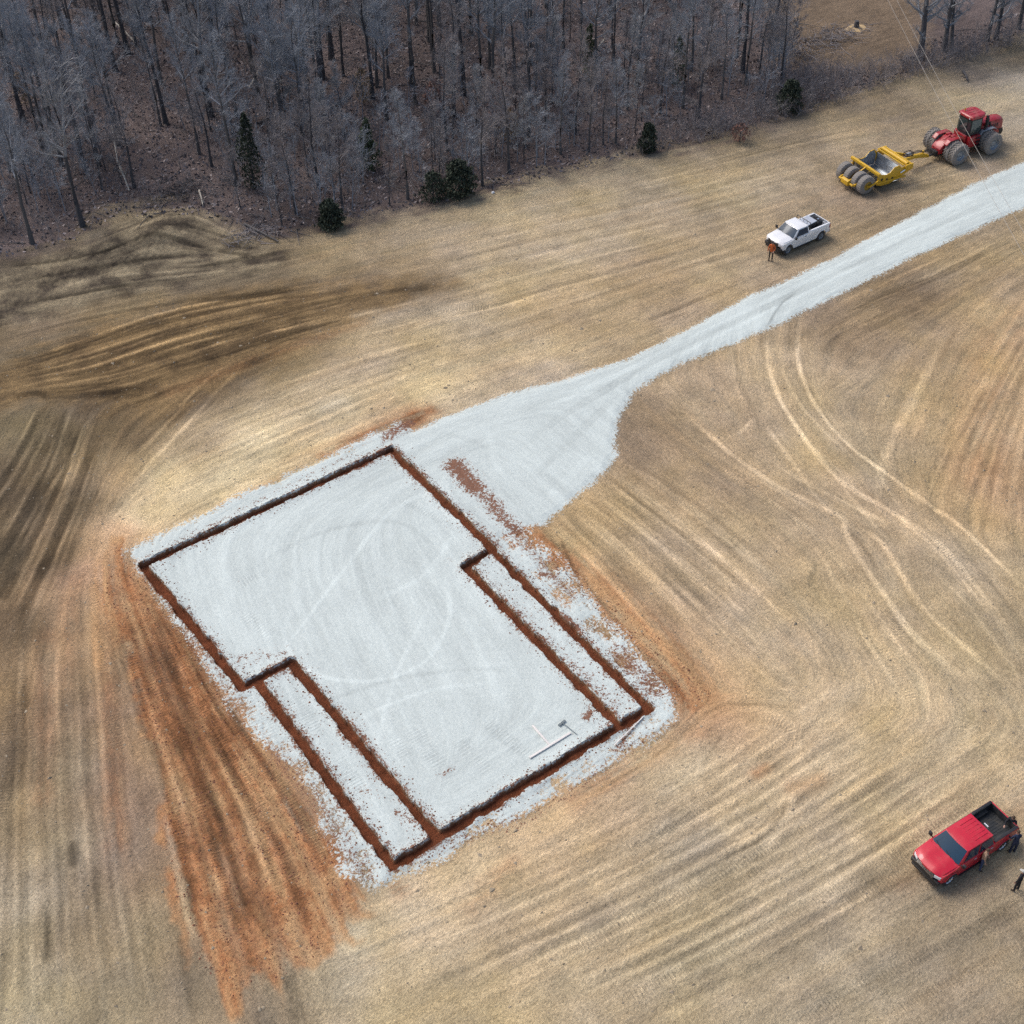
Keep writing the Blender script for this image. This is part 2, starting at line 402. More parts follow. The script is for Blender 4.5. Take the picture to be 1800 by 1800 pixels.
# ---- the soil's own colours (dry, damp, red) at places of the field
CT = [
 (0,500,95,83,72),(100,500,105,92,78),(200,470,115,102,85),(300,410,132,120,100),(400,430,120,106,88),(330,480,105,92,78),(450,470,112,99,82),(520,440,140,122,96),(600,420,160,140,110),(750,390,165,146,118),(900,360,168,150,120),(1100,310,155,138,110),(1250,270,138,122,100),(1400,230,130,115,95),(1550,190,128,113,95),(1700,130,118,106,92),(1800,100,115,104,92),(1800,150,168,154,132),(1750,180,160,145,122),
 (100,570,122,104,80),(250,540,128,110,84),(400,510,120,104,82),(60,640,112,96,70),(200,620,112,92,68),(350,570,100,84,65),(500,540,108,90,68),(650,510,125,106,82),(760,500,135,116,90),(250,690,92,76,58),(350,650,98,80,60),(450,620,105,88,66),(550,590,135,116,90),(650,580,168,148,118),(800,560,174,154,122),(850,470,172,152,120),(1000,430,174,154,124),(1000,560,168,145,114),(1150,500,158,135,106),(1250,450,162,142,114),(1400,400,152,132,108),(1550,370,142,122,98),(1650,320,150,132,108),(1500,250,155,137,112),(1300,330,164,146,118),(950,630,180,158,125),
 (750,690,192,172,136),(600,720,190,170,132),(450,780,204,184,144),(350,780,168,145,108),(300,850,202,180,142),(250,900,205,182,142),(400,850,206,186,144),(550,790,198,172,132),(650,755,188,162,126),(700,738,180,152,118),(735,725,184,160,126),(420,870,204,180,140),(330,700,110,92,70),(230,760,108,90,68),(180,720,95,80,62),(100,760,105,90,66),(30,760,114,100,74),(0,850,96,81,61),(80,880,90,75,55),(150,880,105,88,64),(200,850,155,130,95),(100,970,112,92,66),(20,980,85,72,54),(40,1100,100,82,60),(120,1080,152,124,92),(180,1000,172,135,100),(210,940,196,158,118),
 (50,1250,135,110,82),(120,1200,150,124,94),(180,1150,156,128,98),(230,1080,158,124,90),(220,1200,152,122,92),(260,1300,152,122,92),(300,1150,162,126,92),(330,1250,158,124,90),(380,1320,164,128,92),(430,1400,158,124,90),(350,1450,152,122,90),(300,1500,150,122,92),(400,1550,150,122,92),(500,1500,150,120,90),(580,1560,150,122,94),(480,1620,148,122,94),(380,1650,150,124,96),(540,1650,158,136,108),(420,1730,148,126,98),(250,1400,140,114,90),(200,1350,146,118,92),(150,1350,152,132,103),(60,1400,142,122,94),(20,1350,122,102,77),(120,1500,152,134,104),(230,1500,142,120,97),(50,1600,156,139,109),(150,1620,142,124,98),(250,1650,146,129,102),(50,1760,156,141,112),(200,1760,147,132,106),(330,1740,142,125,100),(500,1780,134,117,94),(600,1730,162,147,120),(610,1650,196,180,152),
 (700,1620,198,175,138),(800,1550,192,167,130),(700,1720,178,158,124),(800,1750,172,152,118),(900,1650,177,154,120),(1000,1750,170,150,117),(950,1480,188,160,122),(1050,1420,192,162,122),(1100,1600,168,148,116),(1200,1350,192,168,128),(1200,1500,165,147,117),(1250,1700,162,145,116),(1350,1400,178,156,122),(1400,1550,168,149,117),(1500,1700,160,143,114),(1500,1350,180,158,123),(1650,1650,150,132,104),(1750,1750,155,136,107),(1700,1580,142,125,100),(1600,1450,172,152,118),(1750,1350,180,157,121),(1250,1250,182,145,105),(1210,1200,180,150,112),
 (1000,960,172,146,108),(1080,1030,174,146,108),(1150,1110,176,146,108),(900,940,172,142,106),(1100,950,168,145,111),(1200,1000,168,145,113),(1150,780,147,124,96),(1120,740,142,120,92),(1250,850,157,134,106),(1300,950,170,147,114),(1350,1100,172,150,117),(1400,1200,178,155,122),(1250,700,162,140,110),(1350,650,172,150,118),(1200,665,165,142,111),(1500,580,142,120,95),(1600,520,125,105,81),(1650,620,152,130,102),(1700,480,147,126,97),(1780,430,152,132,102),(1550,700,158,138,110),(1450,760,168,147,115),(1550,800,158,138,109),(1650,750,177,149,109),(1750,650,182,153,112),(1750,850,175,142,102),(1650,880,168,142,105),(1750,550,168,143,106),(1500,950,168,145,113),(1600,1050,171,149,117),(1700,1000,168,147,115),(1780,1100,155,137,110),(1500,1150,175,153,121),(1650,1200,182,160,127),(1780,1250,168,147,115)]
ctp = gl([(c[0], c[1]) for c in CT]); ctc = np.array([alb(c[2:]) for c in CT]).astype(np.float32)
ctc = ctc.mean(1, keepdims=True) + (ctc - ctc.mean(1, keepdims=True)) * 0.82
ctc = ctc * 1.24 * (ctc.mean(1, keepdims=True) / 0.30)**0.02
ctc = ctc * np.minimum(1, 0.46 / ctc.mean(1, keepdims=True))**0.6
base = np.zeros(QX.shape + (3,), np.float32); wsum = np.zeros(QX.shape, np.float32)
for p, c in zip(ctp, ctc):
    w = 1.0 / ((QX - p[0])**2 + (QY - p[1])**2 + 0.8)**1.7
    base += w[..., None] * c; wsum += w
base /= wsum[..., None]

# ---- tracks: (points, width m, brightness factor, strength, cleats)
LT = [
 ([(0,652),(100,622),(250,562),(420,522)],.35,1.45,.7,0),([(20,672),(150,640),(300,580),(480,530),(620,503)],.3,1.4,.6,0),([(0,690),(130,655),(330,590),(500,548),(660,515)],.3,1.35,.5,0),
 ([(150,692),(250,655),(400,600),(600,560),(780,520)],.35,1.45,.7,0),([(265,675),(400,618),(560,572)],.3,1.35,.5,0),([(340,655),(480,600),(640,565)],.25,1.3,.5,0),([(230,715),(380,660),(520,610)],.8,.72,.7,0),([(330,530),(420,522),(520,505)],.9,.62,.7,0),([(560,535),(680,515),(780,500)],.9,.72,.7,0),([(290,640),(420,580),(560,548)],.8,.75,.6,0),([(60,640),(200,590),(330,548)],.7,.75,.5,0),
 ([(240,800),(290,750),(340,690),(400,640)],.3,1.45,.7,0),([(225,860),(275,800),(330,745),(380,690),(430,640)],.3,1.45,.7,0),([(250,830),(320,760),(390,700)],.25,1.3,.5,0),
 ([(430,640),(500,600),(560,595),(620,600)],.2,.7,.5,0),
 ([(100,712),(50,800),(0,880)],.35,1.4,.6,0),([(135,702),(75,820),(0,940)],.4,1.45,.7,0),([(170,712),(120,810),(60,900),(0,1010)],.4,1.5,.7,0),([(165,740),(115,850),(65,960),(0,1080)],.3,1.4,.6,0),([(150,780),(90,930),(30,1080),(0,1150)],.3,1.4,.6,0),([(185,760),(150,850),(95,990),(40,1120)],.35,1.4,.6,0),([(125,880),(80,990),(20,1110)],.8,.68,.7,0),([(90,830),(40,930),(0,990)],.8,.7,.7,0),([(140,760),(95,850)],.7,.7,.6,0),([(30,1000),(0,1060)],.9,.65,.7,0),([(180,830),(130,960),(100,1050)],.6,.78,.5,0),
 ([(120,1010),(100,1200),(80,1400)],.4,1.2,.5,0),([(160,1000),(150,1200),(140,1450),(130,1800)],.5,1.18,.5,0),([(178,950),(185,1100),(190,1300),(180,1500)],.6,1.15,.5,0),([(145,1150),(150,1300),(148,1420)],.5,.7,.5,0),([(90,1050),(60,1200),(30,1380),(10,1600)],.6,.8,.5,0),([(60,1150),(30,1300),(0,1450)],.6,.8,.5,1),([(105,1480),(110,1560),(105,1640)],.6,.7,.5,0),([(170,1520),(165,1600)],.6,.72,.5,0),([(128,1475),(132,1530)],.7,.6,.7,0),([(85,1600),(80,1700)],.3,.65,.6,0),([(25,1300),(20,1500),(18,1800)],.6,1.15,.5,0),([(230,1300),(235,1500),(260,1800)],.7,1.12,.4,0),([(315,1620),(330,1720),(345,1800)],.5,.75,.5,0),([(505,1700),(530,1800)],.7,.72,.6,0),
 ([(240,1030),(290,1180),(350,1350),(420,1530),(470,1680)],.5,1.15,.5,0),([(300,1120),(370,1280),(450,1440),(540,1600)],.5,1.2,.6,0),([(345,1240),(420,1380),(500,1500),(560,1610)],.5,.75,.6,0),([(320,1300),(370,1420),(420,1540),(470,1640)],.7,.7,.6,0),([(360,1260),(400,1330),(450,1420)],.15,.6,.7,0),([(290,1480),(320,1590),(370,1690)],.5,1.15,.5,0),([(340,1450),(400,1580),(440,1700)],.5,1.15,.5,0),([(430,1570),(480,1660)],.6,.65,.7,0),([(495,1510),(530,1590),(550,1640)],.4,.6,.7,0),([(400,1300),(470,1400),(545,1500)],.5,1.12,.5,0),
 ([(240,1090),(262,1150),(285,1230)],1.3,.85,.6,1),([(311,1250),(338,1340),(401,1472)],.75,.75,.7,1),([(249,1278),(272,1328)],.8,.95,.6,1),([(296,1387),(330,1511)],.75,.85,.6,1),([(225,1140),(250,1200),(270,1260)],.7,.9,.6,1),([(275,1110),(305,1180),(330,1240)],.7,.9,.6,1),([(30,1220),(15,1300)],.8,.9,.5,1),([(70,1240),(60,1310)],.8,.9,.5,1),([(195,1250),(215,1320)],.8,.95,.5,1),
 ([(430,1225),(470,1305)],1.0,1.0,.9,1),([(455,1215),(490,1290)],.5,1.0,.7,1),
 # field beside the apron: parallel passes
 ([(968,909),(1029,974),(1119,1079),(1191,1169)],.4,1.25,.6,0),([(1015,888),(1120,985),(1249,1104),(1330,1190)],.4,1.25,.6,0),([(1054,873),(1150,950),(1249,1025),(1340,1110)],.4,1.2,.6,0),([(1085,845),(1180,915),(1290,1000),(1380,1090)],.35,1.2,.5,0),([(1116,819),(1249,917),(1340,990)],.35,1.2,.5,0),([(990,900),(1080,990),(1200,1120)],.5,.82,.5,0),([(1035,885),(1140,975),(1260,1080)],.5,.82,.5,0),([(1090,815),(1200,890),(1320,1000)],.5,.85,.5,0),
 # criss-cross wheel tracks on the right
 ([(1350,579),(1351,637),(1367,692),(1400,750),(1450,817),(1500,862),(1554,892),(1608,925),(1662,967),(1725,1042),(1775,1108),(1810,1160)],.4,1.4,.75,0),([(1408,554),(1402,617),(1412,667),(1442,725),(1492,783),(1554,829),(1621,879),(1683,921),(1737,971),(1810,1043)],.32,1.5,.8,0),
 ([(1200,721),(1254,771),(1304,812),(1367,854),(1433,887),(1483,912),(1487,937),(1517,992),(1558,1050),(1600,1108),(1658,1162),(1721,1217)],.4,1.4,.75,0),([(1180,740),(1240,785),(1300,825),(1380,870),(1440,905)],.3,1.3,.5,0),
 ([(1342,742),(1387,804),(1433,870),(1470,912)],.3,1.35,.6,0),([(1492,925),(1546,950),(1583,1008),(1625,1071),(1692,1133),(1775,1208)],.4,1.35,.6,0),([(1360,815),(1430,855),(1500,890),(1570,925)],.35,1.35,.6,0),([(1450,817),(1510,890),(1560,950),(1590,1010)],.3,1.3,.5,0),([(1550,890),(1640,960),(1700,1030),(1760,1100),(1800,1170)],.35,1.3,.6,0),([(1620,985),(1690,1050),(1750,1130),(1800,1200)],.3,1.3,.5,0),
 ([(1642,621),(1600,710),(1560,790),(1546,850),(1542,917)],.7,1.2,.6,0),([(1660,600),(1615,690),(1575,770)],.5,1.2,.5,0),([(1460,690),(1500,670),(1540,640)],.4,1.15,.4,0),([(1295,765),(1330,735)],.35,1.3,.6,0),([(1345,640),(1338,600),(1342,570)],.25,.75,.5,0),([(1395,620),(1388,590),(1392,560)],.25,.75,.5,0),([(1370,640),(1400,700),(1450,760),(1520,820)],.25,1.3,.5,0),
 ([(1800,575),(1740,650),(1690,730),(1650,820)],.6,.85,.4,0),([(1800,640),(1740,720),(1700,800)],.5,1.15,.4,0),([(1800,700),(1760,770),(1735,850)],.5,.85,.4,0),([(1790,590),(1720,690),(1670,770)],.5,1.18,.4,0),([(1745,820),(1735,900),(1720,960)],.4,.8,.4,0),([(1600,860),(1590,960),(1600,1050)],.5,1.15,.4,0),([(1640,700),(1620,800),(1610,900)],.5,1.1,.4,0),
 ([(1480,560),(1560,520),(1640,490),(1760,430)],.7,.75,.6,0),([(1500,590),(1600,545),(1700,490)],.7,.78,.5,0),([(1440,580),(1530,545),(1600,515)],.5,.85,.4,0),([(1700,480),(1800,430)],.3,1.3,.6,0),([(1520,530),(1620,490)],.5,.7,.5,1),
 ([(1540,1130),(1580,1190),(1610,1240)],.8,1.0,.6,1),([(1500,1060),(1520,1120)],.8,1.0,.5,1),([(1570,1080),(1590,1130)],.8,.95,.5,1),([(1650,770),(1700,720)],.8,1.0,.5,1),([(1720,750),(1760,780)],.8,1.0,.5,1),([(1450,1000),(1400,1030)],.8,.95,.4,1),([(1380,1040),(1400,1080)],.8,1.0,.5,1),
 # bottom right passes
 ([(620,1720),(800,1640),(1000,1550),(1200,1440)],.4,1.15,.5,0),([(700,1760),(900,1670),(1100,1580),(1330,1450)],.5,.85,.5,0),([(780,1780),(1000,1680),(1200,1580),(1420,1440)],.4,1.18,.5,0),([(900,1790),(1100,1700),(1300,1600),(1500,1480)],.5,.82,.5,0),([(1040,1790),(1200,1700),(1400,1590),(1600,1470)],.5,1.2,.5,0),([(1100,1800),(1300,1690),(1500,1570),(1700,1440)],.6,.85,.5,0),([(1250,1800),(1450,1690),(1600,1600)],.5,1.18,.5,0),([(1400,1800),(1550,1720),(1700,1640),(1800,1580)],.6,.82,.5,1),([(1560,1790),(1680,1720),(1800,1660)],.5,.85,.5,1),([(1450,1770),(1540,1720)],.5,1.1,.5,1),([(1480,1590),(1600,1530)],.9,.85,.6,1),([(1510,1560),(1600,1500)],.6,.85,.5,1),([(1700,1640),(1800,1590)],.9,.8,.5,1),([(1560,1450),(1680,1380),(1780,1310)],.4,1.15,.5,0),
 ([(1230,1430),(1180,1460),(1100,1500)],.7,.9,.5,1),([(1265,1400),(1200,1440)],.7,.9,.5,1),
 ([(1340,1500),(1370,1460),(1390,1420),(1395,1390)],.3,1.25,.6,0),([(1260,1510),(1330,1480),(1370,1440),(1385,1400)],.2,.7,.6,0),([(1280,1480),(1320,1460),(1350,1430)],.2,1.25,.5,0),([(1270,1255),(1320,1248),(1370,1260),(1400,1290),(1400,1330)],.5,1.15,.6,0),([(1345,1262),(1380,1275),(1395,1300),(1375,1318)],.7,.85,.5,1),([(1275,1285),(1250,1320),(1235,1345)],.15,.7,.6,0),
 ([(870,1800),(1000,1770),(1050,1720),(1000,1700),(950,1740),(990,1800)],.3,1.12,.4,0),
 # the old groove beside the eastern trench
 ([(985,945),(1020,1030),(1050,1122)],.22,.45,.9,0),
 ([(1000,1000),(1040,1050),(1100,1110),(1160,1160),(1200,1200)],.4,1.2,.5,0),([(1180,1120),(1215,1170),(1235,1215)],.8,.72,.5,0),
 # along the wood
 ([(10,470),(120,455),(230,430)],.5,.6,.8,0),([(0,500),(120,478),(260,455),(330,450)],.5,.62,.8,0),([(60,515),(200,485),(330,478)],.35,1.3,.7,0),([(150,455),(240,425),(300,425),(380,440)],.5,.62,.8,0),([(250,400),(310,385),(380,400),(440,425)],.3,1.35,.8,0),([(200,440),(270,412),(350,420)],.3,1.3,.7,0),([(340,470),(430,455),(500,440)],.5,.6,.8,0),([(260,490),(380,478),(470,460)],.3,1.3,.6,0),([(0,540),(140,515),(250,495)],.6,.65,.8,0),([(100,560),(220,530),(330,510)],.3,1.25,.6,0),([(380,440),(440,450)],.6,.55,.8,0),
 ([(0,600),(150,560),(320,530),(460,500)],.5,.7,.6,0),([(30,585),(180,550),(300,525)],.3,1.3,.6,0),([(20,700),(60,690),(90,700)],.9,.6,.7,0),([(170,690),(260,690)],1.4,.6,.7,0),
 ([(0,520),(150,480),(300,450),(480,430)],.6,.75,.6,0),([(60,540),(230,500),(380,490),(520,460)],.6,.8,.5,0),([(180,430),(250,385),(330,372),(400,400),(470,430)],.5,1.2,.6,0),([(230,440),(310,405),(390,415),(450,440)],.4,.7,.6,0),([(120,500),(260,465),(400,455)],.4,1.15,.5,0),([(300,520),(450,480),(600,440)],.6,.85,.5,0),([(200,410),(290,395),(350,390)],.4,1.2,.5,0),([(0,560),(120,540),(240,510)],.5,.8,.5,0),
 ([(700,420),(900,375),(1100,330),(1300,280),(1500,230)],.5,1.15,.5,0),([(750,470),(950,420),(1150,370),(1350,310)],.5,.88,.5,0),([(850,500),(1050,450),(1250,400)],.4,1.15,.4,0),([(800,600),(1000,540),(1200,480),(1330,440)],.5,1.12,.5,0),([(700,560),(760,545),(870,540)],.8,1.0,.5,1),([(900,590),(1020,575)],.6,1.0,.3,1),([(1290,295),(1400,260),(1550,235)],.5,.85,.5,0),([(1100,345),(1250,310),(1400,280)],.4,.85,.5,0),([(1500,350),(1600,330),(1680,310)],1.2,.82,.5,0),([(1380,460),(1450,430),(1560,380)],.7,.85,.4,0),
 ([(300,900),(420,850),(560,790)],.4,.85,.4,0),([(270,870),(400,800),(560,730),(700,690)],.4,1.1,.5,0),([(320,830),(480,760),(640,700)],.5,.85,.4,0),([(420,740),(560,690),(720,640)],.5,.85,.4,0),([(520,660),(680,615),(860,580)],.4,1.12,.4,0),
]
# tracks pressed into the pale gravel
GT = [([(480,1170),(600,1010),(690,900),(800,850)],.3,1.07,.6,0),([(520,1060),(500,1120),(540,1180),(640,1200),(740,1170),(790,1090),(780,1000)],.3,1.08,.6,0),([(450,1000),(560,940),(700,920),(780,980)],.4,.94,.5,0),([(560,1240),(680,1200),(800,1180),(900,1180)],.3,.93,.5,0),([(600,1280),(740,1220),(880,1200)],.3,1.07,.5,0),([(660,1320),(700,1180),(760,1060)],.3,1.06,.5,0),([(700,880),(820,940)],.5,.93,.4,1),([(420,1030),(470,1010)],.8,.97,.4,1),([(430,1080),(480,1120)],.8,.97,.4,1),([(540,1000),(560,1040)],.7,.97,.4,1),([(720,1280),(800,1380)],.8,.95,.4,1),([(800,1300),(860,1360)],.8,.95,.4,1),([(850,1270),(930,1330)],.8,.93,.5,1),([(690,1300),(720,1340)],.8,.95,.4,1),([(500,1210),(560,1290)],.8,.97,.5,1),([(590,1330),(640,1400)],.8,.97,.5,1),([(650,1060),(750,1010),(800,930)],.4,1.06,.5,0),([(900,800),(980,740),(1060,690),(1200,610),(1500,470),(1800,325)],.7,.93,.6,0),([(880,760),(1000,700),(1150,630),(1500,455),(1800,305)],.5,1.06,.5,0),([(930,850),(1010,770),(1080,700)],.6,.94,.5,0),([(960,880),(1040,800)],.6,1.05,.5,0),([(1100,670),(1300,575),(1600,425),(1800,345)],.4,1.06,.5,0),([(850,740),(880,840)],.7,1.05,.4,0),([(770,760),(860,790),(960,860)],.4,.95,.4,0),([(1340,590),(1370,540),(1400,515)],.15,.8,.6,0)]
guides = [[(300,480),(700,400),(1100,300),(1500,200),(1800,130)],[(400,560),(800,470),(1200,400),(1500,330),(1750,230)],[(250,870),(450,760),(650,680),(900,620),(1200,500)],[(600,1700),(900,1600),(1200,1450),(1500,1300),(1800,1100)],[(760,1560),(1000,1430),(1200,1300)],[(40,1800),(40,1400),(80,1150)],[(250,1800),(240,1500)],[(400,1800),(380,1700),(330,1500)]]

# sets of parallel passes between two courses: (first, last, count, light width, dark width, light, dark, strength, cleats)
PAR = [([(0,640),(120,602),(280,552),(430,520),(570,500)],[(60,702),(210,692),(340,655),(490,606),(660,556)],9,.26,.75,1.5,.74,.85,0),
       ([(70,712),(30,790),(-30,880)],[(190,750),(150,900),(70,1080)],9,.30,.7,1.45,.72,.85,0),
       ([(20,1130),(10,1450),(0,1800)],[(200,1050),(228,1400),(300,1800)],11,.4,.55,1.18,.82,.7,0),
       ([(195,1060),(245,1250),(292,1420),(345,1690)],[(275,1030),(405,1240),(525,1410),(612,1560)],9,.42,.6,1.28,.70,.9,.3),
       ([(650,1640),(900,1530),(1180,1390),(1400,1250)],[(1150,1800),(1400,1670),(1620,1545),(1830,1410)],15,.3,.5,1.2,.84,.7,.15),
       ([(960,915),(1060,1010),(1180,1150)],[(1120,800),(1260,900),(1400,1010)],8,.3,.5,1.22,.82,.75,0),
       ([(700,440),(950,385),(1200,335),(1500,255)],[(760,660),(950,590),(1150,520),(1320,460)],9,.3,.5,1.13,.88,.6,0),
       ([(260,900),(400,830),(560,755),(700,690)],[(330,740),(460,690),(620,640),(800,585)],6,.3,.5,1.13,.86,.6,0),
       ([(1620,900),(1680,760),(1790,560)],[(1800,900),(1810,800),(1830,690)],7,.4,.5,1.15,.82,.6,.2)]
pr = random.Random(5)
for c0, c1, n_, wl, wd, fl_, fd_, st_, cle in PAR:
    for i in range(n_):
        for half, (w_, f_) in enumerate(((wl, fl_), (wd, fd_))):
            t_ = (i + .5 * half + pr.uniform(-.18, .18)) / n_; cut = pr.uniform(0, .15)
            ln = [(a[0] + (b[0] - a[0]) * t_ + pr.uniform(-4, 4), a[1] + (b[1] - a[1]) * t_ + pr.uniform(-4, 4)) for a, b in zip(c0, c1)]
            LT.append((ln, w_ * pr.uniform(.75, 1.25), 1 + (f_ - 1) * pr.uniform(.5, 1.15), st_, 1 if (half and pr.random() < cle) else 0))
mul = np.ones((NX, NY), np.float32); gmul = np.ones((NX, NY), np.float32)
treadm = np.zeros((NX, NY), np.float32); treads = np.zeros((NX, NY), np.float32); rut = np.zeros((NX, NY), np.float32)
tang = []
def paint(line, w, fac, st, cleat, target, k, raw=False):
    p = line if raw else smooth_line(line); s0 = 0.0; mg = w + 0.6
    x0, y0 = p.min(0) - mg; x1, y1 = p.max(0) + mg
    i0, j0 = max(0, int((x0 - CX0)/CH)), max(0, int((y0 - CY0)/CH)); i1, j1 = min(NX, int((x1 - CX0)/CH) + 2), min(NY, int((y1 - CY0)/CH) + 2)
    if i1 <= i0 or j1 <= j0: return
    X = GX[i0:i1, j0:j1]; Y = GY[i0:i1, j0:j1]
    D = np.full(X.shape, 1e9, np.float32); SS = np.zeros(X.shape, np.float32)
    for a, b in zip(p[:-1], p[1:]):
        d, s = seg_dist(a, b, X, Y); m = d < D
        D = np.where(m, d, D); SS = np.where(m, s + s0, SS); s0 += float(np.hypot(*(b - a)))
    wob = 0.8 + 0.4 * vnoise(SS * 0.8, SS * 0 + k, k)
    a = np.clip((1.12 - D / (w * 0.5 * wob)) * (2.6 if not raw else 1.5), 0, 1); a = a * a * (3 - 2*a)
    ends = np.clip(np.minimum(SS, s0 - SS) / max(0.5, 0.15 * s0), 0, 1)
    a = a * ends * (0.5 + 0.7 * vnoise(SS * 0.45 + 9 * k, D * 3, k + 1)) * st
    a = np.clip(a, 0, 1)
    target[i0:i1, j0:j1] *= np.clip(1 + (fac - 1) * ((2.0 if not raw else 1.1) if target is mul else 3.2) * a, .5, 1.8)
    rut[i0:i1, j0:j1] += a * (0.02 if fac > 1 else -0.035)
    if cleat:
        aa = np.clip(1.6 - D / (w * 0.5), 0, 1) * np.clip(ends * 2, 0, 1) * (0.4 + 0.8 * vnoise(SS * 0.7, D * 2 + k, k))
        m = aa > treadm[i0:i1, j0:j1]
        treadm[i0:i1, j0:j1] = np.where(m, np.clip(aa, 0, 1), treadm[i0:i1, j0:j1])
        treads[i0:i1, j0:j1] = np.where(m, SS, treads[i0:i1, j0:j1])
def add_tangents(line):
    p = smooth_line(line)
    for a, b in zip(p[:-1], p[1:]):
        d = b - a; L = float(np.hypot(*d)); n = max(1, int(L / 1.2)); th = math.atan2(d[1], d[0])
        for k in range(n):
            q = a + d * (k + 0.5) / n; tang.append((q[0], q[1], math.cos(2*th), math.sin(2*th)))
for k, t in enumerate(LT): paint(*t, mul, k); add_tangents(t[0])
for k, t in enumerate(GT): paint(*t, gmul, k + 200)
for q in guides: add_tangents(q)
# extra faint passes parallel to what is already there
tg = np.array(tang, np.float32)
HF = 1.0
FXc, FYc = coarse(HF)
c2 = np.zeros(FXc.shape, np.float32); s2 = np.zeros(FXc.shape, np.float32)
for q in tg:
    w = 1.0 / ((FXc - q[0])**2 + (FYc - q[1])**2 + 0.6)**1.5
    c2 += w * q[2]; s2 += w * q[3]
LL = np.hypot(c2, s2) + 1e-9; c2 /= LL; s2 /= LL
TH = 0.5 * np.arctan2(up(s2, HF, GX, GY), up(c2, HF, GX, GY))
DX, DY = np.cos(TH).astype(np.float32), np.sin(TH).astype(np.float32)
w1 = rng.random((NX, NY), dtype=np.float32)
w2 = up(rng.random((int(NX*CH/0.45) + 3, int(NY*CH/0.45) + 3)).astype(np.float32), 0.45, GX, GY)
def lic(srcs, steps, ds):
    acc = [a.copy() for a in srcs]; H2 = ds / CH
    I0, J0 = np.meshgrid(np.arange(NX, dtype=np.float32), np.arange(NY, dtype=np.float32), indexing='ij')
    for sg in (1.0, -1.0):
        x, y = I0.copy(), J0.copy(); px, py = DX * sg, DY * sg
        for k in range(steps):
            x += px * H2; y += py * H2
            i = np.clip(x, 0, NX - 1).astype(np.int32); j = np.clip(y, 0, NY - 1).astype(np.int32)
            ix = i * NY + j
            for a, s_ in zip(acc, srcs): a += s_.ravel()[ix]
            nx, ny = DX.ravel()[ix], DY.ravel()[ix]
            f = np.where(nx * px + ny * py < 0, -1.0, 1.0).astype(np.float32)
            px, py = nx * f, ny * f
    return [((a - a.mean()) / a.std()).astype(np.float32) for a in acc]
L1 = lic([w1], 8, 0.15)[0]; L2 = lic([w2], 13, 0.2)[0]
L2b = lic([w2[::-1, ::-1].copy()], 15, 0.4)[0]

# many fainter passes of wheels and blades following the same courses
rs = random.Random(21)
def stream(x, y, L):
    out = []
    for sg in (1, -1):
        cx_, cy_, pdx, pdy = x, y, 0, 0; part = []
        for k in range(int(L / 0.6)):
            i = int((cx_ - CX0) / CH); j = int((cy_ - CY0) / CH)
            if not (0 <= i < NX and 0 <= j < NY): break
            dx, dy = float(DX[i, j]), float(DY[i, j])
            if k == 0: dx, dy = dx * sg, dy * sg
            elif dx * pdx + dy * pdy < 0: dx, dy = -dx, -dy
            cx_ += dx * 0.6; cy_ += dy * 0.6; pdx, pdy = dx, dy; part.append((cx_, cy_))
        out = part[::-1] + [(x, y)] + out if sg == 1 else out + part
    return np.array(out)
nst = 0
while nst < 220:
    x_, y_ = rs.uniform(-60, 40), rs.uniform(-25, 55)
    d_ = np.array([x_, y_, 0]) - CAM; z_ = d_ @ FX; a_, b_ = 900 + FPX * (d_ @ RX) / z_, 900 - FPX * (d_ @ UX) / z_
    if not (-40 < a_ < 1840 and 420 - .15 * a_ < b_ < 1840): continue
    fan_ = 180 < a_ < 620 and b_ > 1000 and a_ < 260 + (b_ - 1000) * .75
    p_ = stream(x_, y_, rs.uniform(2.0, 9.0)); nst += 1
    if len(p_) < 4: continue
    lite = rs.random() < .55
    paint(p_, rs.uniform(.18, .5) * (1.3 if fan_ else 1), rs.uniform(1.12, 1.32) if lite else rs.uniform(.68, .88), rs.uniform(.4, .9), rs.random() < .12, mul, 400 + nst, True)
# ---- masks
d_pad, d_drive, d_wood, d_clear, d_fan = [sd_up(p) for p in (PAD, DRIVE, WOOD, CLEARING, CLAY_FAN)]
nz = fbm(GX * 0.9, GY * 0.9, 3, 3) - 0.5
n8 = fbm(GX * 0.25, GY * 0.25, 5, 3) - 0.5
e_pad = d_pad + nz * 1.0 + L1 * 0.08; e_drive = d_drive + nz * 0.35 + L1 * 0.05
CORE = gl([(245,998),(690,786),(880,965),(1150,1248),(690,1532),(440,1212)])
d_core = sd_up(CORE)
side = GX * 0 + np.clip((GY - 1.0) / 2.0, 0, 1)                       # the strip along the far side stays whole
g_pad = np.clip(0.5 + e_pad * 0.55, 0, 1)
rim = np.clip(-d_core / 0.4, 0, 1) * side
g_pad = g_pad * (1 - rim) + np.minimum(g_pad, 0.60 + 0.95 * nz + 0.06 * L1 - 0.10 * np.clip(-d_core - 0.5, 0, 2)) * rim
gravel = np.clip(np.maximum(g_pad, 0.5 + e_drive * 0.8), 0, 1)
col = up(base, HC, GX, GY)
iso = fbm(GX * 0.8, GY * 0.8, 13, 4) - 0.5
streak = 1.03 + 0.045 * L1 + 0.02 * L2 + 0.02 * L2b + 0.52 * iso
streak *= 1 + 0.16 * n8
col = col * (np.clip(streak, 0.45, 1.7) * mul)[..., None]
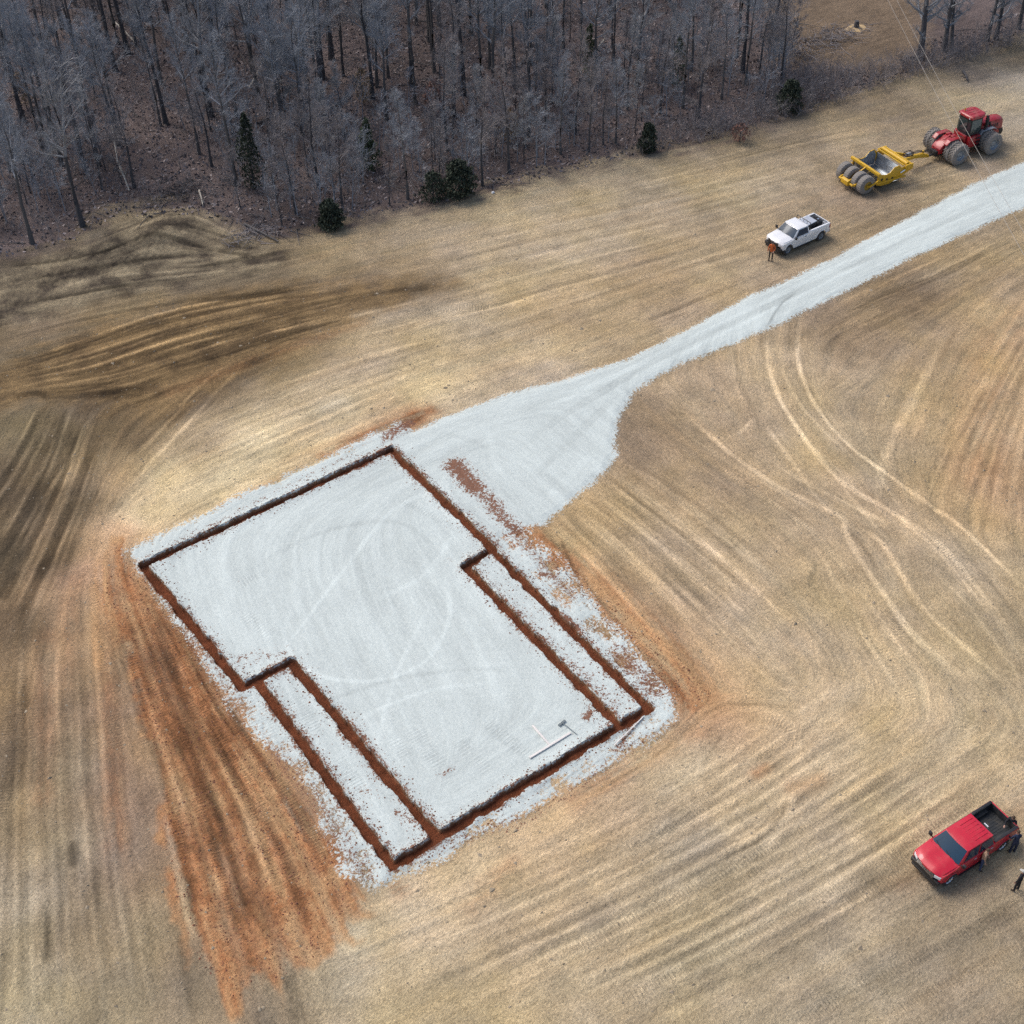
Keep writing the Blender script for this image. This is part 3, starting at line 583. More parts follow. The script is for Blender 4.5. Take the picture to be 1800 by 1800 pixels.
# hue drift: greyer and yellower passes
hue = (fbm(GX * 0.22, GY * 0.22, 21, 4) - 0.5) * 2.2 + 0.10 * L2
col = col * (1 + hue[..., None] * np.array([-0.03, 0.0, 0.15], np.float32))
hd = np.clip(0.5 * L2 + 0.4 * L2b, -1.6, 1.6)[..., None] * np.array([0.02, 0.0, -0.035], np.float32)
col = col * (1 + hd)
FURROW = gl([(-60,740),(-60,650),(0,640),(180,570),(400,512),(560,500),(790,494),(700,540),(560,590),(430,665),(300,735),(180,715),(60,700)])
BANK = gl([(-80,500),(60,455),(160,430),(230,385),(310,368),(400,385),(490,432),(520,452),(450,485),(300,505),(120,545),(-80,590)])
def tint_area(poly, c0, c1, soft, amt):
    global col
    m_ = np.clip(0.5 + (sd_up(poly) + nz * 2.0 + 0.25 * L2b) / soft, 0, 1)[..., None] * amt
    t_ = np.clip(0.5 + 0.2 * L2 + 0.15 * L1 + 1.3 * iso + 0.5 * nz, 0, 1)[..., None]
    a_, b_ = alb(c0).astype(np.float32), alb(c1).astype(np.float32)
    col = col * (1 - m_) + (a_ + (b_ - a_) * t_) * mul[..., None] * m_
tint_area(FURROW, (96, 78, 57), (146, 121, 88), 2.2, .85)
tint_area(BANK, (70, 62, 56), (158, 144, 122), 2.0, .9)
# red clay: a drawn-out fan west of the pad, smears along its other sides
CLAY = [([(400,1235),(480,1325),(560,1440),(640,1535)],.7,.55),([(880,960),(1000,1070),(1160,1235)],.9,.7),([(720,1530),(900,1435),(1080,1335),(1180,1265)],.6,.4),([(300,1080),(400,1225)],.6,.6),([(905,935),(985,985),(1085,1072),(1175,1155),(1235,1222)],1.35,1.15),([(905,955),(1000,1040)],.8,.8),([(390,892),(460,860),(530,828)],.45,.6),([(570,800),(640,765),(700,742),(760,722)],.7,.75),([(660,775),(700,755),(730,735)],1.1,1.15),([(880,945),(925,965)],1.0,1.1),([(1165,1190),(1215,1235)],1.1,1.1),
        ([(1010,1405),(1130,1335),(1220,1285)],.8,.45),([(1215,1190),(1245,1225)],.8,.75),([(195,1090),(190,1300),(205,1480)],.7,.42),([(85,1120),(75,1400)],.7,.30),([(130,1020),(110,1200)],.8,.28),([(300,690),(480,620),(640,570)],.6,.22),([(1720,820),(1740,620),(1800,560)],2.2,.22),([(1330,1360),(1345,1350)],.4,.6),([(1390,1385),(1440,1370)],.5,.35),([(830,1590),(900,1520)],.6,.35),([(700,1560),(690,1545)],.6,.7),([(1580,1550),(1800,1420)],.8,.2)]
cmask = np.clip(0.4 + (d_fan + nz * 1.6 + 0.55 * L2b + 0.25 * L2 + 0.12 * L1) * 1.5, 0, 1) * np.clip(0.86 + 0.20 * L2 + 0.1 * L1 - 0.10 * L2b, 0.25, 1)
for pts, rad, amt in CLAY:
    p = gl(pts); mg = rad * 2.6
    i0, j0 = [max(0, int(v)) for v in ((p.min(0) - mg - (CX0, CY0)) / CH)]; i1, j1 = [int(v) for v in ((p.max(0) + mg - (CX0, CY0)) / CH)]
    X, Y = GX[i0:i1, j0:j1], GY[i0:i1, j0:j1]; D = np.full(X.shape, 1e9)
    for a_, b_ in zip(p[:-1], p[1:]): D = np.minimum(D, seg_dist(a_, b_, X, Y)[0])
    mm = amt * np.exp(-(D / rad)**2) * np.clip(0.85 + 0.28 * L1[i0:i1, j0:j1] + 0.22 * L2[i0:i1, j0:j1] + 1.2 * nz[i0:i1, j0:j1], 0, 1.2)
    cmask[i0:i1, j0:j1] = np.maximum(cmask[i0:i1, j0:j1], np.clip(mm, 0, 1))
ct_ = np.clip(0.5 + 0.22 * L2b + 0.16 * L1 + 1.1 * nz, 0, 1)[..., None]
k1, k2, k3 = [alb(c).astype(np.float32) for c in ((122, 86, 60), (170, 117, 82), (192, 152, 114))]
ccol_ = np.where(ct_ < 0.5, k1 + (k2 - k1) * ct_ * 2, k2 + (k3 - k2) * (ct_ - 0.5) * 2) * mul[..., None]**0.65
col = col * (1 - cmask[..., None]) + ccol_ * cmask[..., None]
# dark soil and litter towards the wood
wm = np.clip(0.5 + (d_wood + nz * 3.0 + L2b * 0.5) * 0.35, 0, 1)[..., None]
lit = alb((103, 92, 93)).astype(np.float32) * (0.75 + 0.5 * fbm(GX * 0.6, GY * 0.6, 8, 4))[..., None] * (1 + 0.6 * (fbm(GX*0.1, GY*0.1, 2, 2) - 0.5))[..., None]
col = col * (1 - wm) + lit * wm
cm = np.clip(0.5 + (d_clear + nz * 3) * 0.3, 0, 1)[..., None]
clr = alb((122, 106, 92)).astype(np.float32) * (0.8 + 0.4 * fbm(GX*0.5, GY*0.5, 4, 4) + 0.08 * L1)[..., None]
col = col * (1 - cm) + clr * cm

# ---- the sheet itself: lines close together where the detail is
def lines(segs):
    out = [segs[0][0]]
    for a, b, h in segs:
        n = max(1, round((b - a) / h)); out += list(a + (b - a) * (np.arange(n) + 1) / n)
    return np.array(out)
vx = lines([(-102,-70,.5),(-70,-30,.20),(-30,-3,.12),(-3,21.5,.075),(21.5,44,.11)])
vy = lines([(-98,-45,.65),(-45,-32,.28),(-32,-3,.13),(-3,31.5,.075),(31.5,60,.11)])
VX, VY = np.meshgrid(vx, vy, indexing='ij')
dz = np.zeros(VX.shape)
dd = np.stack([VX - CAM[0], VY - CAM[1], dz - CAM[2]], -1)
zc = dd @ FX
PXv = 900 + FPX * (dd @ RX) / np.maximum(zc, 1); PYv = 900 - FPX * (dd @ UX) / np.maximum(zc, 1)
out_ = np.maximum.reduce([-PXv, PXv - 1800, -PYv, PYv - 1800]); out_ = np.where(zc < 2, 9999, out_)
def cs(A): return up(A, CH, VX, VY)
# trenches
tsd = np.full(VX.shape, 9.0, np.float32); sub = (VX > -3) & (VX < 21.5) & (VY > -3) & (VY < 31.5)
sx, sy = VX[sub], VY[sub]; td = np.full(sx.shape, 9.0)
for q in TRENCH: td = np.minimum(td, seg_dist(q[0], q[1], sx, sy)[0])
tsd[sub] = td - TR_W / 2 + (fbm(sx * 1.6, sy * 1.6, 6, 4) - 0.5) * 0.32
inT = np.clip(0.5 - tsd / 0.07, 0, 1)
zz = cs(rut) + 0.012 * cs(L1) + 0.02 * cs(L2) + 0.05 * (fbm(VX*1.5, VY*1.5, 1, 3) - 0.5)
wv = np.clip(0.5 + cs(d_wood) * 0.25, 0, 1)
zz = zz + wv * (0.5 * (fbm(VX * 0.35, VY * 0.35, 2, 4) - 0.5))
mp = g(310, 400)[:2]; zz = zz + 0.75 * np.exp(-(((VX - mp[0]) / 4.0)**2 + ((VY - mp[1]) / 2.6)**2)) * (0.6 + 0.8 * fbm(VX*0.7, VY*0.7, 7, 4))
gr = cs(gravel)
zz = zz * (1 - 0.75 * np.clip(gr * 1.5 - 0.4, 0, 1)) + 0.10 * np.clip(gr * 1.6 - 0.5, 0, 1)
lip = np.exp(-np.maximum(tsd, 0) / 0.22) * (0.02 + 0.13 * fbm(VX * 1.1, VY * 1.1, 9, 3))
zz = zz + np.where(tsd < 3, lip, 0)
zz = zz - inT * (0.42 + 0.14 * (fbm(VX * 1.2, VY * 1.2, 4, 3) - 0.5))
zz = zz - np.clip((out_ - 170) / 190, 0, 1) * 0.25

vc = cs(col); clayd = alb((106, 61, 42)).astype(np.float32)
inC = np.clip(0.75 - tsd / 0.16, 0, 1)[..., None]
vc = vc * (1 - inC) + clayd * (0.6 + 0.8 * fbm(VX * 1.7, VY * 1.7, 11, 3))[..., None] * inC
gr = gr * (1 - np.clip(0.5 - (tsd - 0.02) / 0.10, 0, 1))
# clay thrown up along the trenches and over the eastern strip
cl = np.where(tsd < 3, np.exp(-np.maximum(tsd, 0) / 0.33) * (0.20 + 0.85 * fbm(VX * 0.45, VY * 0.45, 12, 3)), 0)
def blob(pts, rad, amt):
    p = gl(pts); D = np.full(VX.shape, 1e9)
    for a, b in zip(p[:-1], p[1:]): D = np.minimum(D, seg_dist(a, b, VX, VY)[0])
    return amt * np.exp(-(D / rad)**2)
for pts, rad, amt in [([(800,820),(835,860)],1.0,.75),([(850,870),(905,935)],.9,.45),([(905,935),(950,990),(1010,1050)],.55,.33),([(800,890),(880,960)],.5,.3),([(1090,1150),(1150,1215)],1.0,.40),([(830,1000),(1080,1240)],.7,.27),
    ([(1040,1250),(1030,1265)],.35,.5),([(700,1430),(735,1455)],.5,.32),([(640,1390),(660,1400)],.4,.3),([(420,1160),(500,1150)],.7,.28),([(480,1320),(650,1540)],.8,.30),([(330,1100),(420,1230)],.6,.30),([(240,990),(300,960),(620,800)],.4,.24),([(900,1460),(1150,1290)],.6,.25),([(730,1510),(900,1440)],.6,.27),([(680,770),(720,745)],.7,.5),([(360,1110),(390,1190)],.4,.3),([(950,1010),(975,1015)],.3,.5),([(1120,1265),(1085,1320)],.4,.4),([(775,1365),(795,1350)],.3,.35),([(790,985),(795,990)],.2,.35)]:
    cl = np.maximum(cl, blob(pts, rad, min(.8, amt * 1.25 + .05)))
cl = cl * (1 - inT)
gsh = np.clip((1 + 0.035 * cs(L1) + 0.03 * cs(L2) + 0.16 * (fbm(VX * .3, VY * .3, 15, 4) - .5)) * cs(gmul), 0.6, 1.2)
tm = cs(treadm); tss = up(treads, CH, np.round((VX-CX0)/CH)*CH+CX0, np.round((VY-CY0)/CH)*CH+CY0)

jump = np.zeros(VX.shape, bool)
for ax in (0, 1):
    dj = np.abs(np.diff(tss, axis=ax)) > 0.26; pad_ = [(0, 0), (0, 0)]; pad_[ax] = (1, 0); jump |= np.pad(dj, pad_); pad_[ax] = (0, 1); jump |= np.pad(dj, pad_)
tm = np.where(jump, 0, tm)

nxv, nyv = VX.shape
keep = out_ < 400
kf = keep[:-1, :-1] & keep[1:, :-1] & keep[1:, 1:] & keep[:-1, 1:]
idx = np.arange(nxv * nyv).reshape(nxv, nyv)
quad = np.stack([idx[:-1, :-1], idx[1:, :-1], idx[1:, 1:], idx[:-1, 1:]], -1)
def fc(A): return 0.25 * (A[:-1, :-1] + A[1:, :-1] + A[1:, 1:] + A[:-1, 1:])
dp, dr, dw = fc(cs(e_pad)), fc(cs(e_drive)), fc(cs(d_wood))
ft = fc(tsd) < 0.03
cls = np.zeros(dp.shape, np.int8)
cls[dw > 0] = 4
cls[(dr > 0)] = 2
cls[(dp > 0) & ~((dr > 0) & (fc(cs(d_drive)) > fc(cs(d_pad))))] = 1
cls[ft] = 3
fth = 0.5 * np.arctan2(up(s2, HF, VX, VY), up(c2, HF, VX, VY))
FLAT = dict(co=np.stack([VX, VY, zz], -1).reshape(-1, 3).astype(np.float32),
            soil=np.concatenate([vc, np.ones(VX.shape + (1,))], -1).reshape(-1, 4).astype(np.float32),
            mask=np.stack([gr, cl, tm, np.ones(VX.shape)], -1).reshape(-1, 4).astype(np.float32),
            flow=np.stack([.5 + .5 * np.cos(2 * fth), .5 + .5 * np.sin(2 * fth), np.zeros(VX.shape), np.ones(VX.shape)], -1).reshape(-1, 4).astype(np.float32),
            tread_s=tss.reshape(-1).astype(np.float32), gshade=gsh.reshape(-1).astype(np.float32))
def sheet(name, k):
    fq = quad[(cls == k) & kf]
    used, inv = np.unique(fq.ravel(), return_inverse=True)
    me = bpy.data.meshes.new(name); nv, nf = len(used), len(fq)
    me.vertices.add(nv); me.vertices.foreach_set('co', FLAT['co'][used].ravel())
    me.loops.add(nf * 4); me.loops.foreach_set('vertex_index', inv.astype(np.int32).ravel())
    me.polygons.add(nf); me.polygons.foreach_set('loop_start', np.arange(0, nf * 4, 4, dtype=np.int32))
    me.update(calc_edges=True)
    me.polygons.foreach_set('use_smooth', np.ones(nf, bool))
    for a, ty in (('soil', 'FLOAT_COLOR'), ('flow', 'FLOAT_COLOR'), ('mask', 'FLOAT_COLOR'), ('tread_s', 'FLOAT'), ('gshade', 'FLOAT')):
        at = me.attributes.new(a, ty, 'POINT'); at.data.foreach_set('color' if ty == 'FLOAT_COLOR' else 'value', FLAT[a][used].ravel())
    me.validate()
    return tag(link(name, me, MATS['ground_soil']), kind='structure')
sheet('ground', 0); sheet('gravel_pad', 1); sheet('gravel_driveway', 2); sheet('footing_trench', 3); sheet('forest_floor', 4)
# the land going on beyond, out of the frame
fl = [-1500, -900, -500, -300, -200] + list(range(-150, 121, 9)) + [180, 300, 600, 1000, 1500]
def far_z(x, y):
    d = np.array([x, y, 0]) - CAM; z_ = d @ FX
    if z_ < 2: return -0.2
    a_, b_ = 900 + FPX * (d @ RX) / z_, 900 - FPX * (d @ UX) / z_
    return -1.6 if max(-a_, a_ - 1800, -b_, b_ - 1800) < 250 else -0.2
far = MB().grid([[(x, y, far_z(x, y)) for y in fl] for x in fl])
def far_material():
    t = NT('far_soil'); p_ = t.n('ShaderNodeTexCoord').outputs['Object']
    return t.out(t.mix(t.noise(0.15, 5, 0.6, p_), (0.16, 0.12, 0.09), (0.34, 0.27, 0.19)), 0.95, 0, 0, 0.15)
tag(far.build('surrounding_land', far_material()), kind='structure')

def gz(x, y):
    i = int(np.clip(np.searchsorted(vx, x), 1, nxv - 1)); j = int(np.clip(np.searchsorted(vy, y), 1, nyv - 1))
    return float(zz[i, j])
def on(px, py, dz_=0.0):
    q = g(px, py); return Vector((q[0], q[1], gz(q[0], q[1]) + dz_))
# ------------------------------------------------------------------ the bare wood
def np_mesh(name, tris_v, mat, extra=None):
    """tris_v: (n, 3, 3) triangles"""
    tv = np.asarray(tris_v, np.float32); nf = len(tv)
    me = bpy.data.meshes.new(name)
    me.vertices.add(nf * 3); me.vertices.foreach_set('co', tv.ravel())
    me.loops.add(nf * 3); me.loops.foreach_set('vertex_index', np.arange(nf * 3, dtype=np.int32))
    me.polygons.add(nf); me.polygons.foreach_set('loop_start', np.arange(0, nf * 3, 3, dtype=np.int32))
    me.update(calc_edges=True)
    if extra is not None:
        at = me.attributes.new('tint', 'FLOAT', 'POINT'); at.data.foreach_set('value', np.repeat(extra, 3).astype(np.float32))
    me.materials.append(mat); me.validate(); return me
def perp(d):
    a = np.where(np.abs(d[:, 2:3]) < 0.8, np.array([[0, 0, 1.0]]), np.array([[1.0, 0, 0]]))
    u = np.cross(d, a); u /= np.linalg.norm(u, axis=1, keepdims=True) + 1e-9
    return u, np.cross(d, u)
def spikes(p, d, L, r):
    """slim three-sided twigs"""
    d = d / (np.linalg.norm(d, axis=1, keepdims=True) + 1e-9); u, v = perp(d)
    tip = p + d * L[:, None]; c = []
    for k in range(3):
        a = 2 * math.pi * k / 3; c.append(p + (u * math.cos(a) + v * math.sin(a)) * r[:, None])
    return np.concatenate([np.stack([c[k], c[(k + 1) % 3], tip], 1) for k in range(3)])
def sticks(p, q, r0, r1, n=4):
    d = q - p; L = np.linalg.norm(d, axis=1, keepdims=True); d = d / (L + 1e-9); u, v = perp(d); out = []
    ring = lambda c, r, k: c + (u * math.cos(2*math.pi*k/n) + v * math.sin(2*math.pi*k/n)) * r[:, None]
    for k in range(n):
        a, b, c, e = ring(p, r0, k), ring(p, r0, k + 1), ring(q, r1, k + 1), ring(q, r1, k)
        out += [np.stack([a, b, c], 1), np.stack([a, c, e], 1)]
    return np.concatenate(out)
def branch_off(rg, p, q, n, lo, hi, ang, lf):
    """n shoots from each stick p->q"""
    t = rg.uniform(lo, hi, (len(p), n, 1)); b = p[:, None] * (1 - t) + q[:, None] * t
    d = (q - p)[:, None] / (np.linalg.norm(q - p, axis=1)[:, None, None] + 1e-9)
    rnd = rg.normal(size=(len(p), n, 3)); rnd -= (rnd * d).sum(-1, keepdims=True) * d
    rnd /= np.linalg.norm(rnd, axis=-1, keepdims=True) + 1e-9
    a = rg.normal(ang, 0.2, (len(p), n, 1))
    dd = d * np.cos(a) + rnd * np.sin(a); dd[..., 2] += 0.12
    L = np.linalg.norm(q - p, axis=1)[:, None] * rg.uniform(lf[0], lf[1], (len(p), n)) * (1.15 - 0.6 * t[..., 0])
    b = b.reshape(-1, 3); dd = dd.reshape(-1, 3); dd /= np.linalg.norm(dd, axis=1, keepdims=True); L = L.ravel()
    return b, b + dd * L[:, None], L
def bare_tree(seed, H, rt, spread, nl, fork=False, low=0.32, nt=(6, 6, 5), twr=1.0):
    rg = np.random.default_rng(seed)
    zs = np.linspace(0, 1, 8); bend = np.cumsum(rg.normal(0, 0.012 * H, (8, 2)), 0); bend -= bend[0]
    pts = np.concatenate([bend * zs[:, None], zs[:, None] * H * 0.93], 1)
    rad = rt * (1 - 0.9 * zs**1.1); rad[0] *= 1.35
    tm = MB().tube([tuple(p) for p in pts], list(rad), 7)
    T = []
    # limbs
    t = np.sort(rg.uniform(low, 0.97, nl)); base_ = np.stack([np.interp(t, zs, pts[:, k]) for k in range(3)], 1)
    az = rg.uniform(0, 2*math.pi, nl) + np.arange(nl) * 2.4
    el = R(28) + (t - low) / (1 - low) * R(42) + rg.normal(0, 0.12, nl)
    L = spread * (1.08 - 0.75 * np.abs(t - 0.55) / 0.55) * rg.uniform(0.6, 1.15, nl)
    d = np.stack([np.cos(az) * np.cos(el), np.sin(az) * np.cos(el), np.sin(el)], 1)
    mid = base_ + d * (L * 0.55)[:, None]; d2 = d + rg.normal(0, 0.16, d.shape); d2[:, 2] += 0.30; d2 /= np.linalg.norm(d2, axis=1, keepdims=True)
    end = mid + d2 * (L * 0.5)[:, None]
    r0 = np.interp(t, zs, rad) * 0.55 + 0.008
    T += [sticks(base_, mid, r0, r0 * 0.6, 5), sticks(mid, end, r0 * 0.6, r0 * 0.18, 4)]
    if fork:
        b = pts[3:4]; e = b + np.array([[rg.normal(0, .12) * H, rg.normal(0, .12) * H, H * 0.5]]); T.append(sticks(b, e, np.array([rt * 0.6]), np.array([0.02]), 6))
        base_ = np.vstack([base_, b]); mid = np.vstack([mid, (b + e) / 2]); end = np.vstack([end, e])
    P0 = np.vstack([base_, mid, pts[5:7]]); P1 = np.vstack([mid, end, pts[6:8]])
    b1, e1, L1_ = branch_off(rg, P0, P1, nt[0], 0.15, 1.0, 0.75, (0.45, 0.9))
    T.append(sticks(b1, e1, 0.007 + L1_ * 0.011, L1_ * 0.002 + 0.003, 3))
    b2, e2, L2_ = branch_off(rg, b1, e1, nt[1], 0.12, 1.0, 0.7, (0.4, 0.85))
    T.append(spikes(b2, e2 - b2, L2_, (0.006 + L2_ * 0.006) * twr))
    b3, e3, L3_ = branch_off(rg, b2, e2, nt[2], 0.15, 1.0, 0.7, (0.5, 1.0))
    T.append(spikes(b3, e3 - b3, L3_, (0.0045 + L3_ * 0.006) * twr))
    return tm.mesh('trunk', 0, smooth=True), np.concatenate(T)
def leafy(rg, pts, size, flat=0.0):
    n = len(pts); d = rg.normal(size=(n, 3)); d /= np.linalg.norm(d, axis=1, keepdims=True); u, v = perp(d)
    s = size * rg.uniform(0.5, 1.3, (n, 1)); a = pts - u * s * 0.5; b = pts + u * s * 0.5; c = pts + v * s; e = pts - v * s * 0.7
    return np.concatenate([np.stack([a, b, c], 1), np.stack([b, a, e], 1)])

PROTO = []
spec = [(1,15,.17,3.4,18),(2,17,.20,3.8,20),(3,13,.13,2.8,16),(4,16,.15,3.0,17),(5,18,.22,4.2,20),(6,12,.11,2.5,15),(7,14,.16,3.2,18),(8,10,.08,2.0,13),(9,8,.06,1.7,11),(10,16.5,.19,3.6,19),(11,9,.07,2.2,13),(12,7,.05,1.6,10)]
for i, (sd_, H, rt, sp, nl) in enumerate(spec):
    tm, cr = bare_tree(100 + sd_, H, rt * 1.2, sp * .88, nl, fork=(sd_ in (2, 7)), low=0.40 if H > 11 else 0.26, nt=(7, 7, 5) if H > 11 else (8, 8, 5), twr=.85 if H > 11 else .95)
    tm.materials.append(MATS['bark_dark' if i % 3 else 'bark'])
    PROTO.append((H, tm, np_mesh('crown', cr, MATS[('twig', 'twig_grey', 'twig_brown')[i % 3]])))
def plant_tree(i, x, y, s, rz, label, group, cat='tree', name='bare_tree', lean=(0, 0)):
    H, tm, cm = PROTO[i]
    o = empty(name, (x, y, gz(x, y) - 0.08), rz); o.scale = (s * random.uniform(.9, 1.1), s * random.uniform(.9, 1.1), s)
    o.rotation_euler = (lean[0], lean[1], rz)
    tag(o, label, cat, group)
    link('trunk', tm, None, o); link('crown', cm, None, o)
    return o
# trunks that can be picked out in the photograph (foot), then the rest of the wood between them
EXPL = [(145,396,1,1.0),(57,428,0,.95),(90,282,9,1.0),(292,218,4,.9),(283,222,3,.7),(372,206,1,.95),(416,328,3,1.0),(236,330,2,.9),(350,268,3,.9),(372,292,2,.8),(583,104,4,1.0),(672,86,9,1.0),(601,95,2,.8),(730,182,9,1.05),(655,175,1,1.0),(570,210,1,1.0),(680,212,0,.8),(815,168,4,1.0),(828,60,9,1.0),(1021,98,9,.95),(1078,112,3,.9),(990,85,3,.9),(862,50,0,1.0),(848,325,2,.8),(717,350,3,.7),(520,375,2,.75),(20,300,0,.9),(150,300,2,.9),(175,290,3,.9),(225,95,4,.9),(195,100,2,.9),(240,82,3,.9),(110,110,6,1.0),(30,160,1,1.0),(480,95,2,.9),(445,130,0,1.0),(500,240,6,1.0),(540,180,0,.9),(1060,255,2,.6),(1082,252,3,.55),(1200,190,3,.8),(1160,200,2,.8),(1310,150,3,.75),(1335,130,2,.7),(1268,175,0,.7),(1240,120,9,.8),(930,240,2,.8),(985,270,3,.6),(1120,150,1,.8),(760,90,6,1.0),(905,150,0,.9),(400,60,6,1.0),(330,90,3,1.0)]
LABEL_W = 'slim leafless grey tree among its like in the bare wood'
GROUP_W = 'bare trees of the wood'
placed = []
special = {0: 'tall dark straight bare tree left of the pale mound', 1: 'leftmost bare tree of the wood edge, its trunk leaning left',
    2: 'dark bare trunk deeper in the wood behind the mound, far left', 3: 'thicker right trunk of a close pair in the brown gap above the mound', 4: 'thinner left trunk of a close pair in the brown gap above the mound',
    5: 'dark straight bare tree right of the close pair above the mound', 6: 'slim bare tree just left of the tall dark cedar', 7: 'slim bare tree just right of the pale broken trunk',
    10: 'tall thick-trunked bare tree cut by the top edge, left of another', 11: 'broad dark bare tree cut by the top edge, right of the other thick one', 13: 'stout bare tree standing left of the rust-red low sapling',
    17: 'tall bare tree between the rust-red low sapling and the slender red one', 19: 'dark bare tree just left of the loose green pine', 20: 'dark bare tree just right of the loose green pine',
    23: 'small bare tree at the wood edge right of the broad evergreen bush', 24: 'small bare tree at the wood edge left of the ragged evergreen', 25: 'small bare tree at the wood edge left of the leftmost evergreen bush',
    38: 'left one of two thin bare trees left of the narrow evergreen', 39: 'right one of two thin bare trees left of the narrow evergreen'}
for k, (px, py, i, s) in enumerate(EXPL):
    q = g(px, py); placed.append((q[0], q[1]))
    plant_tree(i, q[0], q[1], s * random.uniform(.92, 1.05), random.uniform(0, 6.28), special.get(k, LABEL_W), GROUP_W)
TREE_POLY = gl([(-150,480),(0,452),(140,412),(180,360),(260,345),(350,350),(430,385),(480,402),(580,385),(700,362),(800,338),(950,298),(1140,255),(1300,215),(1385,165),(1400,90),(1372,30),(1345,-60),(-150,-60)])
SPARSE = gl([(225,400),(225,250),(300,215),(390,290),(420,390)])
CEDARS = [(583,398,2.4,2.0),(808,340,3.4,3.2),(1138,264,2.5,1.5),(1385,192,2.9,2.6)]
placed += [tuple(g(c[0], c[1])[:2]) for c in CEDARS]
def vis(x, y):
    d = np.array([x, y, 0]) - CAM; z = d @ FX; return 900 + FPX * (d @ RX) / z, 900 - FPX * (d @ UX) / z
lo, hi = TREE_POLY.min(0), TREE_POLY.max(0); cnt = len(EXPL); tries = 0
while cnt < 296 and tries < 60000:
    tries += 1
    x, y = random.uniform(lo[0], hi[0]), random.uniform(lo[1], hi[1]); xa, ya = np.array([x]), np.array([y])
    if not inside(TREE_POLY, xa, ya)[0]: continue
    if inside(SPARSE, xa, ya)[0] and random.random() < 0.93: continue
    md = 1.45 if vis(x, y)[1] > 280 - 0.13 * vis(x, y)[0] else 1.85
    if any((x - a)**2 + (y - b)**2 < md * md for a, b in placed): continue
    px, py = vis(x, y)
    edge = py > 315 - px * 0.13
    i = random.choice([7, 8, 10, 11, 5, 2, 8, 11]) if (edge or px > 950 and random.random() < .6) else random.choice([0, 1, 2, 3, 4, 5, 6, 9, 7, 10, 0, 3, 6])
    placed.append((x, y)); cnt += 1
    plant_tree(i, x, y, random.uniform(.78, 1.06), random.uniform(0, 6.28), LABEL_W, GROUP_W)

# the large open-grown trees by the far corner
def big_tree(px, py, seed, H, rt, sp, label, lean):
    tm, cr = bare_tree(seed, H, rt, sp, 22, fork=True, low=0.16, nt=(6, 6, 5))
    tm.materials.append(MATS['bark_dark']); o = empty('roadside_tree', on(px, py, -0.1)); o.rotation_euler = (lean[0], lean[1], 1.0)
    tag(o, label, 'tree'); link('trunk', tm, None, o); link('crown', np_mesh('crown', cr, MATS['twig']), None, o)
big_tree(1617, 104, 301, 15, .34, 4.5, 'large bare tree with thick dark trunk beside the overhead wires', (0.0, -0.10))
big_tree(1660, 92, 302, 14, .26, 4.0, 'bare forked tree right of the thickest trunk by the overhead wires', (0.03, -0.14))
big_tree(1672, 88, 306, 13, .22, 3.6, 'slanting bare tree, third from the wires at the far corner', (0.05, -0.22))
big_tree(1735, 72, 303, 13, .20, 3.4, 'slim bare tree near the upper right corner, left of a close pair', (0.0, 0.02))
big_tree(1750, 70, 304, 14, .24, 3.8, 'taller bare tree of the close pair at the upper right corner', (0.0, -0.06))
big_tree(1790, 50, 305, 13, .22, 3.6, 'rightmost bare tree in the upper right corner', (0.0, -0.05))

# evergreens
def cedar(px, py, H, W, label, seed, mat='cedar', n=2600, leaf=0.16, name='cedar', fill=0.55):
    rg = np.random.default_rng(seed); o = empty(name, on(px, py, -0.05)); tag(o, label, 'tree')
    MB().tube([(0, 0, 0), (0.02, 0.03, H * 0.5), (0, 0, H * 0.93)], [0.10, 0.06, 0.015], 6).build('trunk', MATS['bark_dark'], o)
    h = rg.random(n)**0.8; rmax = W / 2 * (np.clip(h * 7, 0, 1)**0.6) * (1 - h)**(0.42 if H < 4 else 0.62) * 1.2
    az = rg.uniform(0, 2*math.pi, n); lump = 0.78 + 0.34 * np.sin(az * 3 + h * 9 + seed) * np.sin(h * 17 + az * 2)
    rr = rmax * lump * np.sqrt(rg.uniform(fill**2, 1, n))
    p = np.stack([rr * np.cos(az), rr * np.sin(az), 0.06 + h * H], 1) + rg.normal(0, 0.05, (n, 3))
    me = np_mesh('crown', leafy(rg, p, leaf), MATS[mat]); link('crown', me, None, o); return o
cedar(583, 400, 2.6, 2.5, 'small dark evergreen bush at the wood edge, leftmost of the four along the field', 1)
cedar(808, 343, 3.3, 3.6, 'broad dark evergreen bush at the wood edge, the largest along the field', 2, n=3600)
cedar(762, 352, 2.7, 3.0, 'ragged dark evergreen half hidden left of the broad evergreen bush', 9, n=1000, fill=0.3)
cedar(1138, 267, 2.8, 1.9, 'narrow dark evergreen on the wood edge behind the field, third from the left', 3)
cedar(1385, 196, 3.1, 3.0, 'rounded dark evergreen bush at the right end of the wood edge', 4)
cedar(447, 330, 7.0, 3.2, 'tall dark cedar standing inside the wood right of the pale mound', 5, n=1700, fill=0.25)
cedar(650, 300, 5.0, 2.4, 'dark green cedar in the middle of the wood, left of centre', 6, mat='pine', n=1500, fill=0.2)
cedar(1035, 145, 6.0, 2.6, 'loose green pine in the wood near the top edge', 7, mat='pine', n=700, name='pine_tree', fill=0.2)
cedar(1190, 150, 5.0, 2.2, 'sparse green pine in the right part of the wood', 8, mat='pine', n=500, name='pine_tree', fill=0.2)
